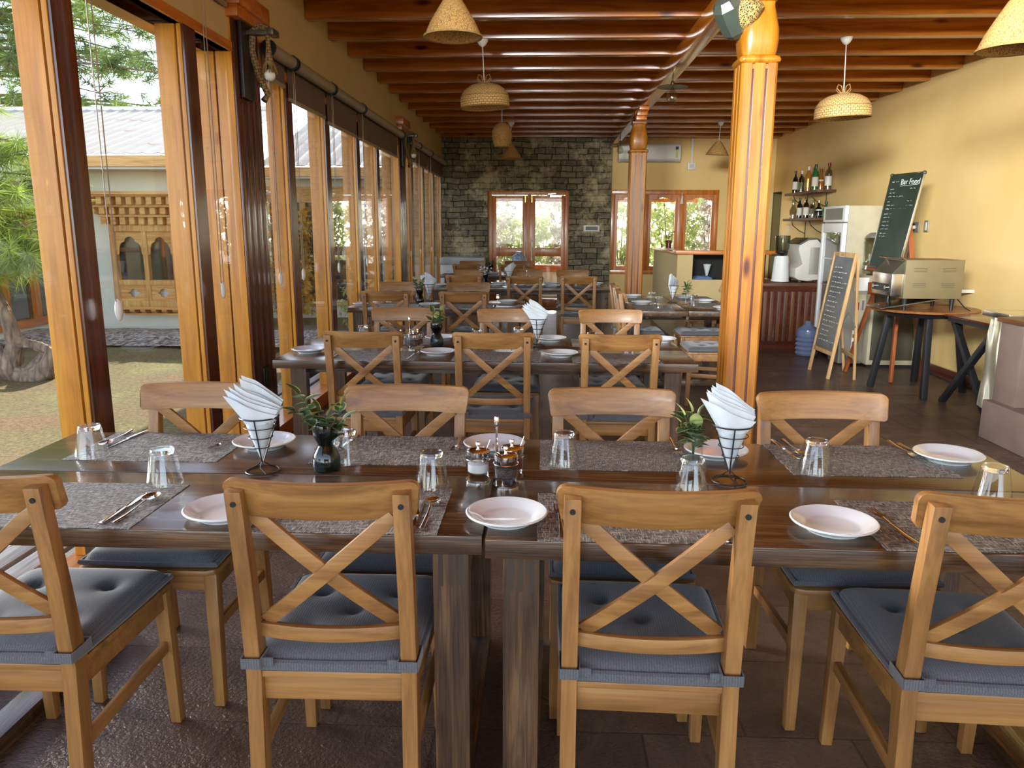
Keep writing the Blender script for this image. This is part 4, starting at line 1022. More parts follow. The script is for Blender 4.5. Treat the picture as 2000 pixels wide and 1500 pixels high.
# ================================================================== TABLEWARE
ZT = .74
def make_plate(lb, loc):
    m = MB(); m.lathe([(0, .004), (.052, .004), (.06, .0), (.064, 0), (.066, .004), (.088, .017), (.099, .021), (.1, .0235), (.097, .0255), (.084, .022), (.066, .011), (.058, .0075), (0, .0075)], 48)
    return tag(m.build('plate', M['china'], loc=loc), lb, 'plate')
def make_glass(lb, loc):
    m = MB(); m.lathe([(.049, 0), (.0335, .092), (.031, .098), (0, .1), (0, .084), (.030, .083), (.0468, 0), (.048, -.0003), (.049, 0)], 40)
    o = m.build('tumbler', M['tumbler'], loc=loc)
    MB().lathe([(0, .0845), (.029, .0845), (.0315, .0915), (.029, .097), (0, .098)], 32).build('thick_base', M['glass'], o)
    return tag(o, lb, 'glass')
def make_mat(lb, loc, sx=.48, sy=.32):
    m = MB(); m.box(-sx/2, sx/2, -sy/2, sy/2, 0, .0016)
    return tag(m.build('placemat', M['mat'], loc=loc), lb, 'placemat')
def blade(pts, z, th, T_=None):  # flat outline
    return pts
def make_knife(lb, loc, rz):
    m = MB(); m.prism([(-.006, -.11), (.006, -.11), (.007, -.04), (.005, 0), (-.005, 0), (-.007, -.04)], 'xy', 0, .005)
    m.prism([(-.006, 0), (.005, 0), (.008, .02), (.0085, .08), (.003, .105), (-.006, .11)], 'xy', .001, .0028)
    return tag(m.build('table_knife', M['chrome'], bev=.001, loc=loc, rz=rz), lb, 'knife')
def spoon_mb():
    m = MB(); m.tube([(0, -.11, .004), (0, -.06, .003), (0, 0, .006), (0, .035, .009)], [.0075, .006, .003, .004], 8, flat=.35)
    def f(u, v):
        a = 2*pi*u; r = v; return (.0205*r*cos(a), .064+.032*r*sin(a), .010-.006*(1-r*r))
    m.grid(f, 24, 5); return m
def make_spoon(lb, loc, rz):
    o = spoon_mb().build('table_spoon', M['chrome'], loc=loc, rz=rz, smooth=80); return tag(o, lb, 'spoon')
def make_fork(lb, loc, rz):
    m = MB(); m.tube([(0, -.11, .004), (0, -.06, .003), (0, 0, .006), (0, .04, .009)], [.0075, .006, .003, .004], 8, flat=.35)
    m.prism([(-.004, .035), (.004, .035), (.011, .05), (.012, .065), (-.012, .065), (-.011, .05)], 'xy', .006, .008)
    for k in range(4): m.bar((-.0098+k*.0065, .064, .007), (-.0098+k*.0065, .1, .009), .0035, .0018)
    return tag(m.build('table_fork', M['chrome'], loc=loc, rz=rz), lb, 'fork')
protos = {}
def put(kind, fn, lb, loc, rz=None, group=None):
    if kind not in protos:
        protos[kind] = fn(lb, loc, rz) if rz is not None else fn(lb, loc)
        o = protos[kind]
    else: o = dup(protos[kind], lb, loc, rz)
    if group: o['group'] = group
    return o
ZM = ZT+.0017
plates = [(-.778, 1.767, 'white plate at the left front edge of the nearest tables'), (-.083, 1.77, 'white plate lying across the joint of the nearest tables'),
 (.695, 1.752, 'white plate at the right front of the nearest table, before the right-hand chair'), (-.9, 2.375, 'white plate behind the left napkin cone on the nearest table'),
 (-.152, 2.385, 'white plate behind the condiment jars on the nearest table'), (.548, 2.35, 'white plate behind the right napkin cone on the nearest table'),
 (1.256, 2.335, 'white plate at the far right corner of the nearest table'),
 (-1.33, 4.28, 'white plate at the left end of the second table, front side'), (-.587, 4.245, 'white plate in front of the dark vase on the second table'),
 (.1, 4.235, 'white plate between middle and right front chairs of the second table'), (.05, 4.82, 'white plate right of the napkin cone on the second table, far side'),
 (.74, 4.83, 'white plate at the far right corner of the second table'), (-.65, 4.82, 'white plate behind the vase of the second table, half hidden'),
 (-1.635, 6.95, 'white plate at the left end of the third table'), (-1.03, 6.95, 'white plate between the two front chairs of the third table'),
 (-.34, 7.3, 'white plate at the right end of the third table'), (-1.27, 9.36, 'white plate at the left end of the fourth table'),
 (-.57, 9.4, 'white plate left of the middle front chair on the fourth table'), (-.56, 9.72, 'white plate beside the white flowers on the fourth table'),
 (.1, 9.72, 'white plate between the chairs behind the fourth table'), (.1, 9.35, 'front white plate between middle and right chairs of the fourth table'), (.66, 9.78, 'white plate at the far right corner of the fourth table'),
 (-1.43, 11.85, 'white plate at the left end of the farthest table'), (-.76, 11.9, 'white plate in the middle of the farthest table'),
 (.925, 8.02, 'farther white plate on the left side of the right-hand table'), (.93, 7.3, 'nearer white plate on the left side of the right-hand table'),
 (1.56, 7.5, 'nearer white plate on the right side of the right-hand table'), (1.45, 7.98, 'farther white plate on the right side of the right-hand table'), (1.6, 6.85, 'white plate on the right-hand table, cut off by the near column')]
for x, y, lb in plates: put('plate', make_plate, lb, (x, y, ZT+.0005), None, 'white plates')
gls = [(-1.395, 2.24, 'upturned glass at the far left of the nearest table by the window'), (-1.046, 2.0, 'upturned glass above the left front placemat'),
 (-.3, 2.01, 'upturned glass left of the condiment jars'), (.067, 2.235, 'upturned glass right of the condiment jars'), (.404, 1.99, 'upturned glass in front of the clear vase with green sprigs'),
 (.8, 2.19, 'upturned glass on the far right placemat of the nearest table'), (1.178, 1.96, 'upturned glass at the right edge of the photo'), (-.593, 2.22, 'upturned glass half hidden behind the dark vase'),
 (-1.12, 4.72, 'upturned glass above the rail of the left front chair of the second table'), (.29, 4.5, 'upturned glass behind the right front chair of the second table'), (-.4, 4.62, 'upturned glass left of the middle chair behind the second table'), (-.1, 4.42, 'upturned glass below the napkin cone of the second table'),
 (-.15, 4.7, 'upturned glass by the right arm of the middle chair on the second table'), (.5, 4.35, 'upturned glass seen through the right front chair of the second table'),
 (1.04, 7.42, 'farther upturned glass on the left of the right-hand table'), (1.03, 6.9, 'nearest upturned glass on the right-hand table'), (1.4, 7.2, 'upturned glass right of the seam on the right-hand table'),
 (.42, 9.5, 'upturned glass between the chairs of the fourth table'), (-.02, 9.6, 'upturned glass in the middle of the fourth table'), (-.6, 12.1, 'upturned glass on the farthest table')]
for x, y, lb in gls: put('glass', make_glass, lb, (x, y, ZT+.0022), None, 'upturned glasses')
mats = [(-1.21, 1.828, 'grey woven placemat at the left front corner of the nearest table'), (-.481, 1.827, 'grey woven placemat before the chair left of the table joint'),
 (.232, 1.805, 'grey woven placemat before the chair right of the table joint'), (1.01, 1.79, 'grey woven placemat at the right front of the nearest table'),
 (-1.225, 2.355, 'grey woven placemat on the far side next to the glass wall'), (-.465, 2.355, 'grey woven placemat on the far side between vase and condiment jars'),
 (.235, 2.335, 'grey woven placemat on the far side left of the green sprigs'), (.972, 2.32, 'grey woven placemat on the far right side under the upturned glass'),
 (-.93, 4.19, 'placemat before the left front chair of the second table'), (-.25, 4.19, 'placemat before the middle front chair of the second table'), (.4, 4.18, 'placemat before the right front chair of the second table'),
 (-.93, 4.75, 'placemat on the far left side of the second table'), (-.28, 4.75, 'placemat before the middle chair behind the second table'), (.42, 4.75, 'placemat before the right chair behind the second table'),
 (-1.33, 6.96, 'placemat at the left front of the third table'), (-.67, 6.96, 'placemat at the right front of the third table'),
 (-.9, 9.34, 'placemat at the left front of the fourth table'), (-.2, 9.34, 'placemat at the middle front of the fourth table'), (.42, 9.34, 'placemat at the right front of the fourth table')]
for x, y, lb in mats: put('mat', make_mat, lb, (x, y, ZT+.0002), None, 'woven placemats')
for x, y, lb in ((.98, 6.95, 'placemat on the near left side of the right-hand table'), (.985, 7.66, 'placemat on the far left side of the right-hand table'), (1.52, 7.18, 'placemat on the near right side of the right-hand table'), (1.52, 7.82, 'placemat on the far right side of the right-hand table')):
    dup(protos['mat'], lb, (x, y, ZT+.0002), pi/2, 'woven placemats')
cut = [('k', -1.05, 1.80, 0, 'knife on the left front placemat beside the spoon'), ('s', -1.018, 1.80, -.04, 'spoon on the left front placemat, bowl reflecting'),
 ('k', -.305, 1.78, .03, 'knife beside the spoon before the chair left of the joint'), ('s', -.279, 1.80, -.02, 'spoon left of the condiment jars on the front placemat'),
 ('f', -.69, 1.78, .0, 'fork peeking out left behind the second front chair'), ('f', .047, 1.76, .03, 'fork right beside the plate on the table joint'),
 ('k', .42, 1.76, .0, 'knife by the right post of the third front chair'), ('s', .45, 1.75, .02, 'spoon tip by the right post of the third front chair'),
 ('f', .838, 1.77, .1, 'golden-lit fork right of the right front plate'),
 ('k', -1.385, 2.43, pi-.1, 'knife on the far left placemat near the window'), ('s', -1.42, 2.42, pi+.05, 'spoon beside the knife near the window'),
 ('f', -1.03, 2.40, pi-.3, 'fork left of the plate behind the napkin cone'), ('s', -.665, 2.43, pi-.1, 'spoon right behind the dark vase'), ('k', -.635, 2.45, pi-.1, 'knife right behind the dark vase'),
 ('f', -.275, 2.42, pi, 'fork left behind the condiment jars'), ('f', .43, 2.42, pi+.0, 'fork left behind the green sprigs'), ('k', .782, 2.42, pi+.1, 'knife left of the upturned glass on the far right placemat'),
 ('s', .815, 2.42, pi+.05, 'spoon left of the upturned glass on the far right placemat'), ('f', 1.16, 2.42, pi, 'fork left of the far right corner plate'), ('f', 1.19, 2.39, pi+.1, 'second piece of cutlery lying by the far right corner plate'),
 ('s', -.72, 4.18, -.1, 'spoon on the second table left of the front vase plate'), ('f', -1.14, 4.18, 0, 'fork right of the left end plate on the second table'), ('k', .62, 4.18, 0, 'knife on the second table by the right front chair'),
 ('f', -.45, 6.98, 0, 'fork at the right end of the third table'), ('s', -1.13, 7.0, 0, 'spoon at the left of the middle plate on the third table')]
for k, x, y, r, lb in cut:
    fn = {'k': make_knife, 's': make_spoon, 'f': make_fork}[k]
    put(k, fn, lb, (x, y, ZT+.002), r, {'k': 'table knives', 's': 'table spoons', 'f': 'table forks'}[k])
# condiment stand
def condiment(lb, x, y, grp='condiment jars in a stand'):
    t = T('condiment_stand', lb, 'condiment set', (x, y, ZT), group=grp)
    m = MB(); C3 = [(-.062, .012), (.018, -.028), (.032, .045)]
    for cx, cy in C3: m.disc((cx, cy, 0), .036, .0005, .003, 24)
    m.tube([(-.01, .012, .003), (-.01, .012, .15)], .0032, 8).lathe([(.0032, .15), (.007, .16), (.0075, .178), (.005, .184), (0, .185)], 12, (-.01, .012, 0))
    for cx, cy in C3:
        m.tube([(cx+.0345*cos(a), cy+.0345*sin(a), .062) for a in [2*pi*i/24 for i in range(24)]], .0012, 5, closed=True); m.tube([(-.01, .012, .062), (cx*.6-.004, cy*.6+.005, .062)], .0012, 5)
    m.build('stand', M['chrome'], t)
    for i, (cx, cy) in enumerate(C3):
        j = MB().lathe([(0, 0), (.030, 0), (.0325, .003), (.0325, .076), (.0305, .076), (.0305, .022), (.02, .016), (0, .0155)], 28, (cx, cy, .0032)).build('jar', M['tumbler'], t)
        c = M[['salt', 'pepper', 'chili'][i]]
        MB().lathe([(0, .019), (.022, .02), (.0295, .026), (.0298, .048), (.02, .052), (0, .05)], 20, (cx, cy, 0)).build('condiment', c, j)
        MB().lathe([(.0335, .07), (.034, .082), (.031, .0855), (.02, .0885), (.004, .090), (.004, .095), (.0075, .1), (.006, .106), (0, .107)], 28, (cx, cy, .0032)).build('lid', M['chrome'], j)
        d = (-1, -1) if i == 1 else (1, .4)
        MB().tube([(cx+.008*d[0], cy+.006*d[1], .045), (cx+.022*d[0], cy+.01*d[1], .085), (cx+.034*d[0], cy+.014*d[1], .118)], [.004, .0018, .004], 6, flat=.4).build('jar_spoon', M['steel'], j)
    return t
c1 = condiment('three-jar steel condiment stand at the joint of the nearest tables', -.116, 2.065)
dup(c1, 'three-jar condiment stand on the second table, right of the left front chair', (-.775, 4.46, ZT)); dup(c1, 'small condiment stand on the fourth table before the door', (-.2, 9.64, ZT))
# napkin cones
def napkin(lb, x, y, rz, sd, lean=(-.5, .1), grp='napkins in black wire cones'):
    t = T('napkin_cone_holder', lb, 'napkin holder', (x, y, ZT), rz, grp); random.seed(sd)
    m = MB(); R = lambda z: .006+(z-.03)*.36
    ring = lambda r, z, w: m.tube([(r*cos(a), r*sin(a), z) for a in [2*pi*i/32 for i in range(32)]], w, 6, closed=True)
    ring(.047, .003, .0022); 
    for z in (.165, ): ring(R(z), z, .0022)
    for z in (.135, .105, .075): ring(R(z)+.001, z, .0013)
    for k in range(3):
        a = k*2*pi/3+.5; m.tube([(.047*cos(a+.5), .047*sin(a+.5), .003), (.02*cos(a), .02*sin(a), .016), (.004*cos(a), .004*sin(a), .03), (R(.165)*cos(a), R(.165)*sin(a), .165)], .002, 6)
    m.build('wire_holder', M['black'], t)
    def wrap(k, n):
        # folded paper sheets: cone wedge whose top flares out and leans to one side
        off = (k-(n-1)/2)
        def f(u, v):
            a = (u-.5)*2; z = .042+v*.125; r = (R(z)-.004)*(1-.10*abs(off)/n*2)
            ang = a*1.45+.1
            x = r*sin(ang)*(.98); yy = -r*cos(ang)*.9+off*.008*(v)
            if v > .55:
                w = (v-.55)/.45; x += -.010*w*w
            return (x, yy, z)
        return f
    mm = MB(); N = 7
    # lower body: solid crumpled cone inside the wire
    prof = [(.002, .034), (.011, .06), (.022, .09), (.034, .125), (.045, .16)]
    mm.lathe([(r*.97, z) for r, z in prof]+[(0, .165)], 28)
    body = mm.build('napkin_bundle', M['paper'], t, smooth=50)
    for k in range(N):
        q = k/(N-1); yo = -.036+.072*q; jz = random.uniform(-.005, .005); jx = random.uniform(-.006, .006)
        def f(u, v, yo=yo, q=q, jz=jz, jx=jx):
            w0 = .043*sqrt(max(.08, 1-(yo/.047)**2)); x0 = -w0+2*w0*u; z0 = .15
            hl, hr = .236+.046*q+jz, .176+.03*q+jz
            xl = -.096+.05*q+jx; xr = .058+.006*q
            x1 = xl+(xr-xl)*u; z1 = hl+(hr-hl)*u+.003*sin(u*7+q*5)
            x = x0+(x1-x0)*v; z = z0+(z1-z0)*v
            bulge = (1-(2*u-1)**2)
            y = yo*(1-.25*v)-.016*bulge*(1-1.6*q)*(.6+.4*v)+.003*sin(u*11+q*5)*v
            return (x, y, z)
        m2 = MB(); m2.sheet(f, 16, 6, (0, .0034, 0)); m2.build('paper_napkin', M['paper'], body, smooth=60)
    return t
n1 = napkin('white paper napkins in black wire cone, left on the nearest table', -.813, 2.118, .1, 1)
n2 = napkin('white paper napkins in black wire cone, right side of the nearest table', .53, 2.095, -.08, 2)
dup(n1, 'napkin cone on the second table beside the middle chair', (-.033, 4.60, ZT), -.1)
dup(n1, 'napkin cone on the third table by the glass wall', (-1.1, 7.42, ZT), -.15); dup(n1, 'napkin cone on the fourth table with a broad folded corner', (-.43, 9.72, ZT), pi+.2)
dup(n1, 'napkin cone seen edge-on on the right-hand table', (1.235, 7.42, ZT), 1.5)
# vases
def leafy(t, stems, mats=('leaf', 'leafedge'), L=.046, W=.019, sd=1):
    random.seed(sd); st = MB(); lv = MB()
    for pts, n in stems:
        st.tube(pts, .0016, 5); P = [Vector(p) for p in pts]
        for k in range(n):
            f = .35+.65*k/max(1, n-1); q = f*(len(P)-1); j = min(int(q), len(P)-2); b = P[j].lerp(P[j+1], q-j)
            a = k*2.4+random.random(); d = Vector((cos(a), sin(a), random.uniform(.1, .8))).normalized()
            if k == n-1: d = (P[-1]-P[-2]).normalized()
            s = d.cross(Vector((0, 0, 1))).normalized(); up = s.cross(d); l = L*random.uniform(.75, 1.15)
            def f2(u, v, b=b, d=d, s=s, up=up, l=l, sc=1., o=0.):
                w = W*sc*sin(pi*min(1, .06+.94*v)**.8)**.7 if 0 < v < 1 else .0004
                return tuple(b+d*l*v+s*w*(2*u-1)-up*(.25*l*v*v-.25*abs(2*u-1)*w-o))
            lv.grid(f2, 4, 8, 1); lv.grid(lambda u, v: f2(u, v, sc=.76, o=.0006), 4, 8, 0)
    st.build('stems', M['leaf'], t); lv.build('leaves', [M[mats[0]], M[mats[1]]], t, smooth=60, norm=False)
def vase_dark(lb, x, y, sd, stems, grp='dark glass vases with sprigs'):
    t = T('bud_vase', lb, 'vase', (x, y, ZT), group=grp)
    pr = [(.030, 0), (.039, .006), (.041, .02), (.040, .04), (.033, .06), (.0225, .078), (.024, .084), (.031, .098), (.0355, .112), (.036, .128), (.0345, .14)]
    MB().lathe([(0, 0)]+pr+[(r-.003, max(z, .006)) for r, z in reversed(pr)]+[(0, .006)], 36).build('vase_glass', M['smoke'], t)
    leafy(t, stems, sd=sd); return t
v1 = vase_dark('dark hourglass vase with leafy sprigs on the nearest table', -.628, 2.135, 4,
 [([(0, 0, .02), (-.02, 0, .13), (-.045, 0, .19), (-.07, .0, .225)], 8), ([(0, 0, .02), (-.02, -.005, .12), (-.055, -.01, .165), (-.085, -.01, .18)], 7), ([(0, 0, .02), (0, 0, .13), (.01, 0, .165)], 7), ([(0, 0, .02), (.018, 0, .13), (.04, 0, .17), (.05, 0, .2)], 6), ([(0, 0, .02), (.02, 0, .12), (.05, .01, .15)], 5), ([(0, 0, .02), (-.012, .01, .12), (-.02, .01, .17)], 6)])
dup(v1, 'dark hourglass vase with upright greens on the second table', (-.637, 4.56, ZT), 2.2)
dup(v1, 'small dark vase with greens on the third table', (-1.16, 7.2, ZT), 1.0)
v3 = vase_dark('dark vase with small white flowers on the fourth table', -.72, 9.6, 8, [([(0, 0, .02), (.0, 0, .13), (-.02, 0, .18)], 7), ([(0, 0, .02), (.015, 0, .12), (.03, .0, .2)], 7), ([(0, 0, .02), (-.01, 0, .12), (-.04, .0, .16)], 6)])
m = MB(); random.seed(2)
for k in range(9): m.sphere((random.uniform(-.07, .07), random.uniform(-.04, .04), random.uniform(.16, .24)), .013, seg=8, rings=5)
m.build('white_blossoms', M['paper'], v3)
dup(v1, 'far dark vase with leafy branches on the farthest table', (-.82, 12.05, ZT), .4)
def vase_clear(lb, x, y, sd=3, grp='clear glass vases with sprigs'):
    t = T('clear_vase', lb, 'vase', (x, y, ZT), group=grp)
    pr = [(.026, 0), (.028, .004), (.0285, .04), (.027, .08), (.0245, .135)]
    MB().lathe([(0, 0)]+pr+[(r-.002, max(z, .008)) for r, z in reversed(pr)]+[(0, .008)], 32).build('vase_glass', M['thinglass'], t)
    leafy(t, [([(0, 0, .03), (-.005, 0, .12), (-.03, 0, .18)], 8), ([(0, 0, .03), (.002, 0, .12), (-.01, 0, .19)], 8), ([(0, 0, .03), (.0, 0, .11), (-.04, .0, .16)], 7), ([(0, 0, .03), (.005, 0, .12), (.012, 0, .175)], 7), ([(0, 0, .05), (.005, 0, .1), (.002, -.01, .15)], 6)], sd=sd, W=.019)
    return t
v2 = vase_clear('clear cylinder vase with pale-edged green sprigs on the nearest table', .434, 2.135)
dup(v2, 'clear vase with greens beside the napkins on the right-hand table', (1.34, 7.3, ZT), 2.5)

# ================================================================== RIGHT SIDE AND BAR
# L-shaped masonry counter with raised wooden ledge
t = T('service_counter', 'beige masonry counter with raised brown ledge in front of the back window', 'counter', (1.74, 10.2, 0))
MB().box(0, .2, 0, 2.2, 0, 1.11).build('side_wall', M['wallbeige'], t, smooth=0)
MB().box(.2, 1.3, .02, .12, 0, .78).build('front_wall', M['wallbeige'], t, smooth=0)
MB().box(.2, 1.3, .12, .6, .74, .78).build('inner_shelf', M['brown_x'], t)
MB().box(1.3, 1.4, 0, .12, 0, 1.11).build('end_pier', M['wallbeige'], t, smooth=0)
MB().box(-.03, 1.43, -.06, .2, 1.11, 1.16).box(-.03, .23, .2, 2.2, 1.11, 1.14).build('wood_ledge', M['frame_x'], t, bev=.004)
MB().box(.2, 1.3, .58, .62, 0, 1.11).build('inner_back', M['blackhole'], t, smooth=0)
t = T('folded_cloth', 'blue and white cloth lying on the inner shelf of the counter', 'cloth', (2.1, 10.42, .78))
MB().grid(lambda u, v: (-.14+.28*u, -.1+.2*v, .008+.03*(1-(2*u-1)**4)*(1-(2*v-1)**4)+.006*sin(u*14+v*8)), 20, 14).box(-.13, .13, -.09, .09, 0, .008).build('cloth_folds', M['bluecloth'], t, smooth=70)
t = T('paper_cone', 'pale paper cone standing in the dark recess of the counter', 'paper cone', (2.2, 10.55, .78))
MB().lathe([(.004, 0), (.05, .19)], 16, sx=1.1).lathe([(.05, .19), (0, .195)], 16).build('cone', M['paper'], t); MB().disc((0, 0, 0), .03, 0, .006).build('foot', M['black'], t)
m = MB(); m.lathe([(0, 0), (.04, .005), (.045, .08), (.05, .12), (.03, .125), (0, .1)], 16)
t = T('ledge_plant_pot', 'small dark pot with green leaves on the end of the raised ledge', 'potted plant', (1.84, 11.6, 1.142))
m.build('pot', M['brown_x'], t); leafy(t, [([(0, 0, .1), (.0, 0, .2), (-.03, 0, .26)], 8), ([(0, 0, .1), (.02, 0, .2), (.06, 0, .24)], 7), ([(0, 0, .1), (-.02, 0, .16), (-.09, 0, .2)], 7)], L=.06, W=.022, sd=6)
# slatted bar
t = T('bar_counter', 'low bar with vertical brown slats and dark worktop right of the near column', 'counter', (2.99, 9.38, 0))
MB().box(-.42, .3, .03, .72, 0, .76).build('carcass', M['brown_x'], t, smooth=0)
MB().box(-.46, .32, -.02, .74, .76, .8).build('worktop', M['slat_x'], t, bev=.006)
MB().box(-.43, .3, .0, .03, 0, .1).build('kick_rail', M['brown_x'], t); MB().box(-.43, .3, .0, .03, .7, .76).build('top_rail', M['brown_x'], t)
for k in range(9): MB().box(-.42+k*.082, -.42+k*.082+.046, .0 if k % 2 else .006, .03, .1, .7).build('slat', M['slat_z'], t, bev=.004)
t = T('coffee_grinder', 'white coffee grinder with clear bean hopper on the slatted bar', 'coffee grinder', (2.9, 9.62, .801))
MB().lathe([(0, 0), (.105, 0), (.105, .02), (.1, .03), (.08, .3), (.075, .315), (0, .315)], 28, sy=1.3).build('body', M['white'], t)
MB().lathe([(0, .315), (.03, .315), (.05, .34), (.078, .36), (.078, .365), (0, .365)], 24).box(-.11, -.02, -.03, .03, .31, .335).build('neck', M['black'], t)
MB().lathe([(.07, .362), (.086, .42), (.088, .55), (.085, .55), (.083, .42), (.067, .365)], 24).build('hopper', M['bottleclear'], t)
MB().lathe([(0, .548), (.09, .548), (.09, .556), (0, .558)], 24).build('hopper_lid', M['black'], t)
MB().lathe([(0, 0), (.11, 0), (.11, .008), (0, .008)], 24, sy=1.3).build('base_ring', M['black'], t)
t = T('coffee_machine', 'silver-white espresso machine with dark curved top beside the glass-door fridge', 'coffee machine', (3.16, 9.72, .801))
pts = [(-.13, .06), (-.08, .03), (.02, .02), (.16, .04), (.16, .46), (.1, .52), (.0, .52), (-.1, .45), (-.11, .4), (-.05, .22), (-.13, .17)]
MB().prism(pts, 'xz', -.25, .25).build('casing', M['offwhite'], t, bev=.012)
MB().prism([(-.11, .46), (0, .53), (.1, .53), (.16, .5), (.16, .475), (.1, .53-.015), (.0, .505), (-.09, .45)], 'xz', -.26, .26).build('top_cover', M['darkcab'], t, bev=.004)
MB().prism([(.03, .1), (.15, .1), (.15, .42), (.03, .42)], 'xz', -.256, -.25).build('side_panel', M['dullsteel'], t)
for sx in (-.05, .12):
    for sy in (-.2, .2): MB().lathe([(.02, 0), (.024, .01), (.016, .03), (0, .03)], 12, (sx, sy, 0)).build('foot', M['steel'], t)
# glass-door fridge
t = T('glass_door_fridge', 'tall grey drinks fridge with white-framed glass door facing left', 'fridge', (3.66, 9.02, 0))
MB().box(-.35, .36, -.33, .33, .04, 1.69).build('cabinet', M['greycab'], t, bev=.006)
m = MB(); m.box(-.4, -.355, -.33, -.28, .1, 1.5).box(-.4, -.355, .28, .33, .1, 1.5).box(-.4, -.355, -.28, .28, 1.4, 1.5).box(-.4, -.355, -.28, .28, .1, .2)
d = m.build('door', M['white'], t, bev=.004)
MB().box(-.385, -.38, -.28, .28, .2, 1.4).build('door_glass', M['pane'], d, smooth=0)
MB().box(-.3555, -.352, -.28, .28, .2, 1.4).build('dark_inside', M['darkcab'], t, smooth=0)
MB().box(-.39, -.352, -.33, .33, 1.515, 1.69).build('sign_box', M['white'], t, bev=.004); MB().box(-.393, -.3895, -.26, .26, 1.54, 1.665).build('dark_sign', M['darkcab'], t)
for i, z in enumerate((.5, .8, 1.1)): MB().box(-.378, -.356, -.27, .27, z, z+.012).build('shelf', M['steel'], t)
MB().box(-.33, .34, -.31, .31, 0, .04).build('plinth', M['black'], t)
random.seed(4)
# water dispenser and bottle
t = T('water_dispenser', 'silver-blue water dispenser with red and blue taps behind the small easel', 'water dispenser', (3.3, 8.42, 0))
MB().box(-.13, .12, -.14, .16, .02, .92).build('body', M['dullsteel'], t, bev=.012)
MB().box(-.14, -.1, -.145, .165, .8, .93).box(-.02, .125, -.147, -.139, .8, .94).build('head', M['white'], t, bev=.006)
MB().box(.0, .11, -.146, -.1401, .45, .76).build('tap_recess', M['greycab'], t)
MB().box(.02, .035, -.16, -.146, .6, .68).build('red_tap', M['red'], t); MB().box(.07, .085, -.16, -.146, .6, .7).build('blue_tap', M['bluewater'], t)
MB().box(-.005, .03, -.1475, -.1405, .12, .38).build('sticker', M['label'], t)
MB().box(-.0, .025, -.149, -.1476, .2, .26).box(-.0, .025, -.149, -.1476, .3, .34, 1).build('sticker_print', [M['bluewater'], M['gold']], t)
t = T('water_bottle', 'big ribbed blue water bottle on the floor behind the small easel', 'bottle', (3.06, 8.95, 0))
MB().lathe([(0, 0), (.115, .005), (.13, .03), (.115, .055), (.13, .08), (.115, .105), (.13, .13), (.115, .155), (.13, .18), (.115, .205), (.13, .24), (.12, .3), (.04, .36), (.03, .4), (0, .4)], 28).build('ribbed_body', M['bluewater'], t)
# grey under-counter cabinet with drink jar
t = T('grey_floor_cabinet', 'waist-high olive-grey cabinet with dark front panel left of the round table', 'cabinet', (3.62, 8.42, 0))
MB().box(-.2, .3, -.26, .24, .03, .96).build('body', M['greycab'], t, bev=.006)
MB().box(-.17, .27, -.266, -.2605, .08, .86).build('dark_panel', M['darkcab'], t, bev=.002)
MB().box(-.19, .29, -.25, .23, 0, .03).build('base', M['black'], t)
t = T('drink_jar', 'ribbed clear glass drinks jar standing on the grey cabinet', 'jar', (3.5, 8.42, .961))
MB().lathe([(0, .0), (.06, 0), (.06, .008), (.012, .02), (.012, .03), (.09, .045), (.1, .06), (.094, .1), (.1, .12), (.092, .15), (.1, .32), (.105, .34), (.098, .35), (.105, .38), (.1, .39), (.0, .4)], 18).build('jar_body', M['bottleclear'], t, smooth=20)
MB().lathe([(.098, .39), (.09, .41), (.05, .44), (0, .445)], 20).build('jar_lid', M['dullsteel'], t)
MB().lathe([(0, 0), (.075, 0), (.07, .006), (0, .01)], 24, (0, 0, .0)).build('saucer', M['steel'], t)
# small easel board
def quad_slab(m, c, th): # c: four corners, extruded along normal
    c = [Vector(p) for p in c]; n = (c[1]-c[0]).cross(c[3]-c[0]).normalized()*th
    m._add([tuple(p) for p in c]+[tuple(p+n) for p in c], [(0, 1, 2, 3), (7, 6, 5, 4), (0, 4, 5, 1), (1, 5, 6, 2), (2, 6, 7, 3), (3, 7, 4, 0)])
def scribbles(t, P, U, V, rows, n, sd, title=None, w=.0016):
    """chalk writing as thin raised strokes; P top-left, U across, V down"""
    random.seed(sd); m = MB(); P, U, V = Vector(P), Vector(U), Vector(V); nn = Vector((0, 0, 0))
    for f, u0, u1 in rows:
        x = u0
        while x < u1:
            wl = random.uniform(.05, .14); pts = []
            for k in range(int(wl*90)): pts.append(P+V*(f+random.uniform(-.006, .006))+U*(x+k/90)+nn)
            if len(pts) > 1: m.tube(pts, w, 4)
            x += wl+.03
    return m.build('chalk_writing', M['chalk'], t, smooth=0)
t = T('pavement_easel', 'small A-frame blackboard in light wood standing on the floor', 'easel', (2.95, 7.72, 0))
o = Vector((2.95, 7.72, 0)); L = lambda x, y, z: Vector((x, y, z))-o
fl, fr, tl, tr = L(2.78, 8.0, 0), L(2.79, 7.5, 0), L(2.952, 8.0, 1.215), L(2.962, 7.5, 1.21)
m = MB()
for a, b in ((fl, tl), (fr, tr)): m.bar(a, b, .032, .022, up=(0, 1, 0))
for f in (.2, .985): m.bar(fl.lerp(tl, f), fr.lerp(tr, f), .022, .04, up=(0, 0, 1))
m.build('front_frame', M['easel_z'], t, bev=.002)
m = MB(); quad_slab(m, [fl.lerp(tl, .22)+Vector((.004, -.012, 0)), fr.lerp(tr, .22)+Vector((.004, .012, 0)), tr.lerp(fr, .035)+Vector((.004, .012, 0)), tl.lerp(fl, .035)+Vector((.004, -.012, 0))], .006)
bd = m.build('blackboard', M['greyboard'], t, smooth=0)
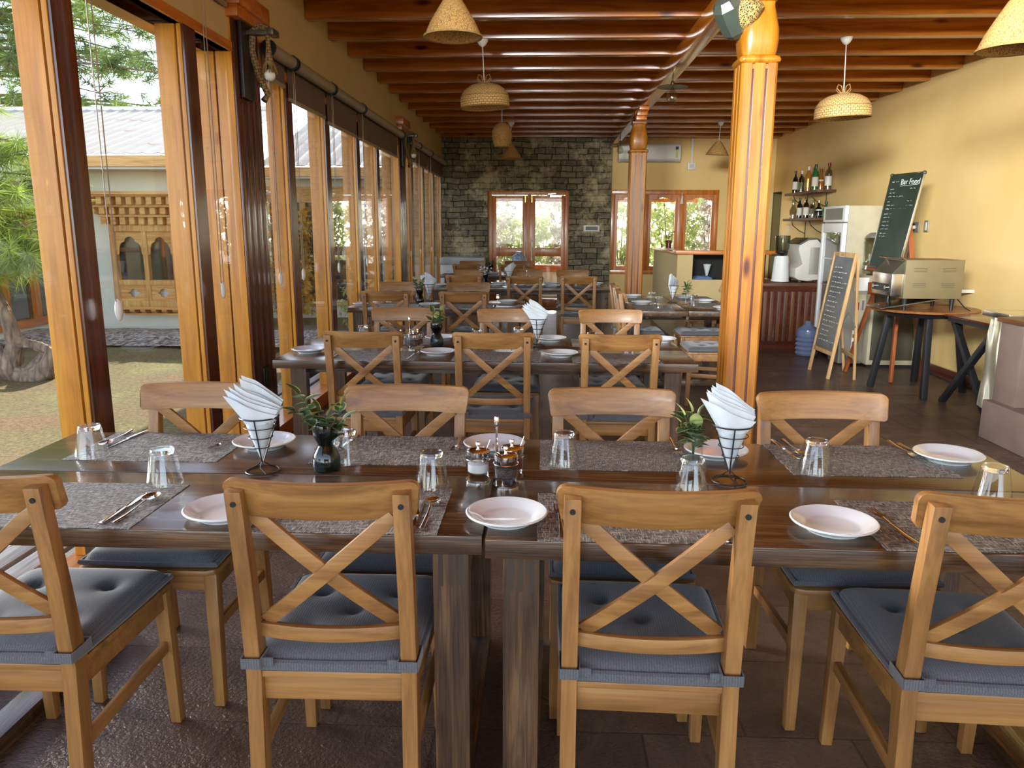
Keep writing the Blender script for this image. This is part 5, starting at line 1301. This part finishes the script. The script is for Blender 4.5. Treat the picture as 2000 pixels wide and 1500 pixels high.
scribbles(bd, tl.lerp(fl, .05)+Vector((-.004, -.05, 0)), (fr-fl)*.9, (fl-tl)*.72, [(.1+.055*k, .06, random.choice((.5, .7, .85))) for k in range(16)], 8, 5)
m = MB(); r1, r2 = L(3.12, 7.97, 0), L(3.03, 7.46, 0)
m.bar(r1, tl+Vector((.03, -.03, -.06)), .024, .02, up=(0, 1, 0)).bar(r2, tr+Vector((.03, .03, -.06)), .024, .02, up=(0, 1, 0)).bar(r1.lerp(tl, .18), r2.lerp(tr, .18), .02, .035)
m.build('rear_frame', M['easel_z'], t, bev=.002)
MB().bar(fr.lerp(tr, .42), (fr.lerp(tr, .5)+r2.lerp(tr, .5))/2+Vector((0, 0, .05)), .008, .014).bar(r2.lerp(tr, .42), (fr.lerp(tr, .5)+r2.lerp(tr, .5))/2+Vector((0, 0, .05)), .008, .014).build('folding_brace', M['darkcab'], t)
# tall tripod easel with green board
t = T('menu_board_easel', 'tall green menu chalkboard with aluminium frame on a brown tripod easel', 'easel', (3.42, 7.78, 0))
o = Vector((3.42, 7.78, 0)); TL, TR, BL, BR = L(3.436, 8.0, 1.958), L(3.535, 7.55, 1.957), L(3.30, 8.0, 1.07), L(3.385, 7.55, 1.05)
m = MB(); quad_slab(m, [BL, BR, TR, TL], .012); bd = m.build('green_board', M['greenboard'], t, smooth=0)
m = MB()
for a, b in ((TL, TR), (BL, BR), (TL, BL), (TR, BR)): m.bar(a, b, .022, .022)
m.build('metal_frame', M['steel'], t, bev=.003)
m = MB()
for p in (TL, TR, BL, BR): m.sphere(p, .02)
m.build('corner_cap', M['darkcab'], t)
U, V = (TR-TL), (BL-TL)
rows = [(.1, .1, .35)]+[(z, .1, u) for z, u in ((.2, .25), (.25, .3), (.3, .55), (.37, .2), (.42, .4), (.47, .75), (.54, .4), (.59, .6), (.65, .3), (.7, .6), (.75, .55), (.81, .5), (.85, .8))]+[(z, .72, .9) for z in (.2, .37, .43, .54, .7)]
nrm = V.cross(U).normalized()
if nrm.x > 0: nrm = -nrm
sc_o = scribbles(bd, TL+nrm*.0145, U, V*.78, rows, 8, 9)
fc = bpy.data.curves.new('menu_title', 'FONT'); fc.body = 'Bar Food'; fc.size = .075; fc.extrude = .0006; fc.materials.append(M['chalk'])
fo = bpy.data.objects.new('chalk_title', fc); COL.objects.link(fo); fo.parent = bd
ux = U.normalized(); uz = -V.normalized(); nz = ux.cross(uz); Mx = Matrix((ux, uz, nz)).transposed().to_4x4(); Mx.translation = TL+U*.38+V*.11+nrm*.0145
bpy.context.view_layer.update()
me = bpy.data.meshes.new_from_object(fo); bpy.data.objects.remove(fo); me.materials.clear(); me.materials.append(M['chalk'])
fo = bpy.data.objects.new('chalk_title', me); COL.objects.link(fo); fo.parent = bd; fo.matrix_local = Mx
MB().bar(TL+U*.38+V*.125+nrm*.0145, TL+U*.92+V*.12+nrm*.0145, .003, .003).build('underline', M['chalk'], bd)
m = MB(); ap = L(3.5, 7.76, 1.72)
m.bar(L(3.12, 7.93, 0), ap, .05, .028, up=(1, 0, 0)).bar(L(3.33, 7.35, 0), ap, .045, .028, up=(1, 0, 0)).bar(L(3.75, 7.66, 0), ap, .045, .028, up=(0, 1, 0))
m.build('tripod_leg', M['tripod_z'], t, bev=.003)
MB().bar(BL+Vector((-.01, 0, -.02)), BR+Vector((-.01, 0, -.02)), .05, .02).bar(L(3.25, 7.85, .86), L(3.34, 7.6, .88), .03, .12, up=(0, 0, 1)).build('board_ledge', M['tripod_y'], t, bev=.003)
# round table
t = T('round_side_table', 'round brown-topped table on splayed black legs beneath the toaster', 'table', (3.4, 7.02, 0))
MB().lathe([(0, .728), (.43, .728), (.45, .735), (.452, .745), (.445, .752), (0, .752)], 56).build('round_top', M['round'], t)
MB().lathe([(0, .68), (.36, .69), (.40, .727), (0, .727)], 40).build('underframe', M['black'], t)
for x, y in ((-.35, .12), (-.11, -.40), (.18, .40), (.38, -.1)): MB().bar((x*.72, y*.72, .7), (x, y, 0), .05, .05, up=(0, 1, 0)).build('leg', M['black'], t, bev=.003)
# toaster oven
t = T('conveyor_toaster', 'grey-brown steel conveyor toaster on the round table', 'toaster', (3.33, 6.98, .753))
MB().box(-.24, .25, -.23, .2, .1, .43).build('housing', M['ovensteel'], t, bev=.004)
m = MB()
for cx in (-.12, .12):
    for cz in (.2, .33):
        for k in range(3): m.box(cx-.05, cx+.06, -.233, -.2295, cz+k*.014, cz+k*.014+.004)
m.build('louvres', M['darkcab'], t)
for sx in (-.2, .2):
    for sy in (-.18, .15): MB().tube([(sx, sy, .1), (sx, sy, 0)], [.022, .014], 10).build('foot', M['black'], t)
MB().box(-.34, -.24, -.21, .19, .12, .31).build('front_unit', M['steel'], t, bev=.004)
MB().box(-.345, -.335, -.19, .17, .155, .22).build('control_strip', M['black'], t); 
MB().prism([(-.34, .31), (-.24, .42), (-.22, .42), (-.24, .31)], 'xz', -.2, .18).build('feed_chute', M['darkcab'], t, bev=.002)
MB().tube([(-.24, -.21, .43), (-.28, -.21, .445), (-.3, -.2, .445), (-.3, .17, .445), (-.24, .18, .43)], .006, 6).build('guard_wire', M['steel'], t)
for sy in (-.14, .1): MB().tube([(-.345, sy, .19), (-.365, sy, .19)], .018, 12).build('knob', M['steel'], t)
MB().prism([(-.42, .012), (-.4, .006), (.1, .09), (.1, .1)], 'xz', -.2, .12).build('exit_ramp', M['steel'], t)
MB().tube([(.26, 0, .25), (.33, .02, .1), (.36, -.1, .012), (.30, -.3, .008)], .005, 6).build('power_cord', M['black'], t)
# black trestle table by wall
t = T('trestle_table', 'thin-topped table on crossed black metal legs against the right wall', 'table', (3.64, 6.2, 0))
MB().box(-.28, .34, -.36, .36, .725, .745).build('table_top', M['brown_y'], t, bev=.003)
MB().box(-.26, .32, -.34, .34, .69, .724).build('underframe', M['black'], t)
m = MB(); m.bar((-.24, .33, 0), (-.24, -.33, .7), .045, .045, up=(1, 0, 0)).bar((-.21, -.3, 0), (-.21, .33, .7), .045, .045, up=(1, 0, 0)); m.build('crossed_legs', M['black'], t, bev=.002)
m = MB(); m.bar((.29, .33, 0), (.29, -.33, .7), .045, .045, up=(1, 0, 0)).bar((.315, -.3, 0), (.315, .33, .7), .03, .045, up=(1, 0, 0)); m.build('crossed_legs', M['black'], t, bev=.002)
MB().box(-.08, .02, -.33, -.29, 0, .69).build('black_post', M['black'], t)
# foil-covered trolley
t = T('covered_trolley', 'steel serving trolley wrapped in shiny crumpled cover behind the stone hearth', 'trolley', (3.6, 5.63, 0))
def wrapf(u, v):
    a = u*4; s = int(a) % 4; f = a-int(a); c = [(-.3, -.16), (.34, -.16), (.34, .16), (-.3, .16)]; p, q = c[s], c[(s+1) % 4]
    x, y = p[0]+(q[0]-p[0])*f, p[1]+(q[1]-p[1])*f; w = .02*sin(u*60+v*5)+.02*sin(v*9+u*22)
    k = 1+(.10-.14*v)*.6; return (x*k+w*.5, y*k+w*.4, .14+.68*v)
MB().grid(wrapf, 120, 24).build('shiny_cover', M['foil'], t, smooth=60)
MB().box(-.36, .36, -.17, .17, .82, .86).build('top_frame', M['steel'], t, bev=.006)
MB().tube([(-.05, -.05, .86), (-.05, -.05, .96)], .011, 10).sphere((-.05, -.05, .965), .014).build('lid_handle', M['steel'], t)
m = MB()
for k in range(5): m.lathe([(.06, .862+k*.012), (.1, .872+k*.012), (.102, .876+k*.012), (.06, .867+k*.012)], 24, (.17, 0, 0))
m.build('stacked_trays', M['white'], t)
for sx, sy in ((-.24, -.1), (-.24, .1), (.26, -.1), (.26, .1)):
    w = MB().lathe([(.02, -.013), (.05, -.013), (.055, -.006), (.055, .006), (.05, .013), (.02, .013)], 24, T=rot(x=pi/2, t=(sx, sy, .056))).build('caster', M['teal'], t)
    MB().lathe([(0, -.015), (.03, -.015), (.03, .015), (0, .015)], 16, T=rot(x=pi/2, t=(sx, sy, .056))).bar((sx, sy, .06), (sx, sy, .15), .03, .04).build('wheel_hub', M['steel'], w)
# stone hearth
t = T('stone_hearth', 'pinkish carved sandstone hearth at the right edge of the photo', 'hearth', (3.56, 4.75, 0))
MB().box(-.46, .43, -.75, .66, 0, .27).build('base_block', M['sandstone'], t, bev=.008)
MB().box(-.41, .43, .38, .64, .2701, .82).build('side_pier', M['sandstone'], t, bev=.006); MB().box(-.41, .43, -.72, -.46, .2701, .82).build('side_pier', M['sandstone'], t, bev=.006)
MB().box(-.39, .43, -.46, .38, .66, .82).build('lintel', M['sandstone'], t, bev=.006)
MB().box(-.05, .43, -.46, .38, .2701, .66).build('firebox', M['sandstonedark'], t)
MB().box(-.43, .43, -.74, .66, .82, .85).build('mantel_board', M['slat_y'], t, bev=.004)
# wall shelves with bottles
def shelf(z, y0, y1, lb):
    t = T('wall_shelf', lb, 'shelf', (3.99, (y0+y1)/2, z), group='bottle shelves'); h = (y1-y0)/2
    MB().box(-.26, 0, -h, h, -.035, 0).build('shelf_board', M['slat_y'], t, bev=.003)
    for s in (-.55, .55):
        MB().tube([(-.22, s*h, -.04), (-.2, s*h, -.1), (-.1, s*h, -.18), (-.01, s*h, -.22)], .006, 6).tube([(-.012, s*h, -.04), (-.012, s*h, -.3)], .007, 6).build('curved_bracket', M['black'], t)
shelf(1.97, 11.0, 12.45, 'upper brown wall shelf full of bottles'); shelf(1.59, 11.0, 12.45, 'lower brown wall shelf full of bottles')
def bottle(kind, mat, foil, lab, h, r, loc, lb):
    t = T('liquor_bottle', lb, 'bottle', loc, group='bottles on the wall shelves')
    sh = .62 if kind == 'wine' else .58
    pr = {'wine': [(0, 0), (r, .002), (r, h*.6), (r*.8, h*.68), (r*.36, h*.76), (r*.33, h), (0, h)], 'spirit': [(0, 0), (r, .002), (r, h*.62), (r*.9, h*.7), (r*.35, h*.78), (r*.33, h*.9), (0, h*.9)],
          'squat': [(0, 0), (r, .002), (r*1.05, h*.4), (r*.9, h*.55), (r*.35, h*.68), (r*.3, h*.9), (0, h*.9)], 'jug': [(0, 0), (r*.9, .002), (r, h*.45), (r*.5, h*.66), (r*.45, h*.74), (r*.6, h), (0, h)]}[kind]
    MB().lathe(pr, 16).build('bottle_body', M[mat], t)
    if foil: MB().lathe([(0, h*.86), (r*.42, h*.86), (r*.42, h*1.01), (0, h*1.01)], 12).build('cap', M[foil], t)
    if lab: MB().lathe([(r*1.01, h*.15), (r*1.02, h*.16), (r*1.02, h*.5), (r*1.01, h*.51)], 16).build('paper_label', M[lab], t)
up = [('wine', 'darkbottle', 'red', 'label', .32, .038, 'dark wine bottle with red foil, leftmost on the upper shelf'), ('wine', 'darkbottle', 'black', 'label', .32, .038, 'dark wine bottle second from left on the upper shelf'),
      ('wine', 'greenbottle', 'black', 'white', .3, .036, 'slim green bottle with white label, third from left on the upper shelf'), ('spirit', 'bottleclear', 'offwhite', None, .3, .04, 'clear patterned bottle in the middle left of the upper shelf'),
      ('spirit', 'bottleclear', 'black', 'label', .34, .04, 'clear bottle with black cap in the middle of the upper shelf'), ('spirit', 'amber', 'offwhite', 'gold', .34, .042, 'golden bottle in the middle of the upper shelf'),
      ('squat', 'amber', 'red', 'label', .3, .042, 'amber bottle with red cap right of the golden bottle'), ('spirit', 'greenbottle', 'black', 'label', .35, .045, 'bright green gin-style bottle on the upper shelf'), ('spirit', 'bottleclear', 'red', 'white', .36, .045, 'clear bottle with red and white cap at the right of the upper shelf')]
lo = [('squat', 'bottleclear', 'black', 'label', .26, .042, 'clear white-labelled bottle, leftmost on the lower shelf'), ('jug', 'bottleclear', None, None, .28, .055, 'clear wide-necked jug, second on the lower shelf'), ('spirit', 'pink', 'steel', None, .26, .038, 'pink bottle on the lower shelf'),
      ('wine', 'darkbottle', 'black', 'label', .3, .038, 'tall dark bottle in the middle of the lower shelf'), ('spirit', 'bottleclear', 'offwhite', 'white', .27, .036, 'clear bottle next to the tall dark one, lower shelf'), ('wine', 'darkbottle', 'black', 'label', .3, .04, 'second dark bottle with pale label, lower shelf'),
      ('squat', 'darkbottle', 'gold', 'white', .24, .05, 'black squat bottle with white lettering area, lower shelf'), ('jug', 'bottleclear', None, None, .25, .05, 'round clear decanter at the right of the lower shelf'), ('squat', 'greenbottle', 'black', None, .22, .045, 'pale green bottle nearest the fridge top, lower shelf')]
for i, b in enumerate(up): bottle(*b[:6], (3.92-.13*(i % 2), 12.3-i*.145, 1.971), b[6])
for i, b in enumerate(lo): bottle(*b[:6], (3.92-.13*(i % 2), 12.3-i*.145, 1.591), b[6])
# sockets, vent, cables
t = T('wall_outlet', 'double wall outlet with white plug right of the green board', 'outlet', (3.998, 8.62, 1.46))
MB().box(-.012, 0, -.1, .1, -.055, .055).build('plate', M['dullsteel'], t, bev=.002); MB().box(-.016, -.0121, -.02, .085, -.04, .04).build('black_insert', M['black'], t)
MB().sphere((-.03, -.035, 0), .022).build('white_plug', M['white'], t)
MB().tube([(-.02, .05, -.04), (-.02, .06, -.3), (-.03, .04, -.75)], .004, 6).build('cable', M['black'], t)
t = T('wall_switch', 'small upright wall switch next to the double outlet', 'switch', (3.998, 8.36, 1.47))
MB().box(-.012, 0, -.045, .045, -.06, .06).build('plate', M['dullsteel'], t, bev=.002); MB().box(-.016, -.0121, -.015, .015, -.04, .04).build('rocker', M['offwhite'], t)
t = T('wall_switch', 'tiny wall switch under the bottle shelves near the passage', 'switch', (3.998, 13.0, 1.44)); MB().box(-.01, 0, -.05, .05, -.06, .06).build('plate', M['offwhite'], t, bev=.002)
t = T('floor_outlet', 'low wall outlet with grey plug and hanging cables under the round table', 'outlet', (3.998, 8.4, .4))
MB().box(-.012, 0, -.06, .06, -.06, .06).build('plate', M['dullsteel'], t, bev=.002); MB().sphere((-.035, 0, 0), .03).build('plug', M['greycab'], t)
MB().tube([(-.03, 0, -.02), (-.05, .02, -.2), (-.03, -.25, -.35), (-.08, -.6, -.39), (-.1, -1.1, -.39), (-.02, -1.5, -.39)], .006, 6).build('floor_cable', M['black'], t)
MB().box(-.3, .0, -.07, .07, -.01, .02).build('x', M['offwhite'], None).name = 'small_wall_ledge'
w = bpy.data.objects['small_wall_ledge']; w.location = (3.998, 7.4, .87); tag(w, 'small pale ledge projecting from the right wall behind the toaster', 'shelf')
# white chest at back
t = T('white_chest_freezer', 'white chest freezer with pale grey lid before the stone wall', 'freezer', (-1.4, 13.45, 0))
MB().box(-.36, .36, -.28, .3, .03, .82).build('chest', M['white'], t, bev=.01)
MB().box(-.37, .37, -.29, .31, .82, .94).build('lid', plain('grey_lid', srgb(170, 176, 170), .4), t, bev=.015); MB().box(-.33, .33, -.25, .27, 0, .03).build('base', M['black'], t)
t = T('patterned_jar', 'blue and white jar silhouetted against the left door pane', 'jar', (-.42, 13.2, .0))
MB().lathe([(0, .74), (.06, .745), (.12, .83), (.13, .9), (.1, .98), (.05, 1.01), (.055, 1.04), (0, 1.05)], 24).build('jar_body', plain('blue_china', srgb(150, 170, 190), .2, var=.4, sc=30), t)
MB().lathe([(0, 0), (.14, 0), (.14, .02), (.03, .03), (.03, .7), (.14, .72), (.14, .739), (0, .739)], 24).build('jar_stand', M['brown_z'], t)
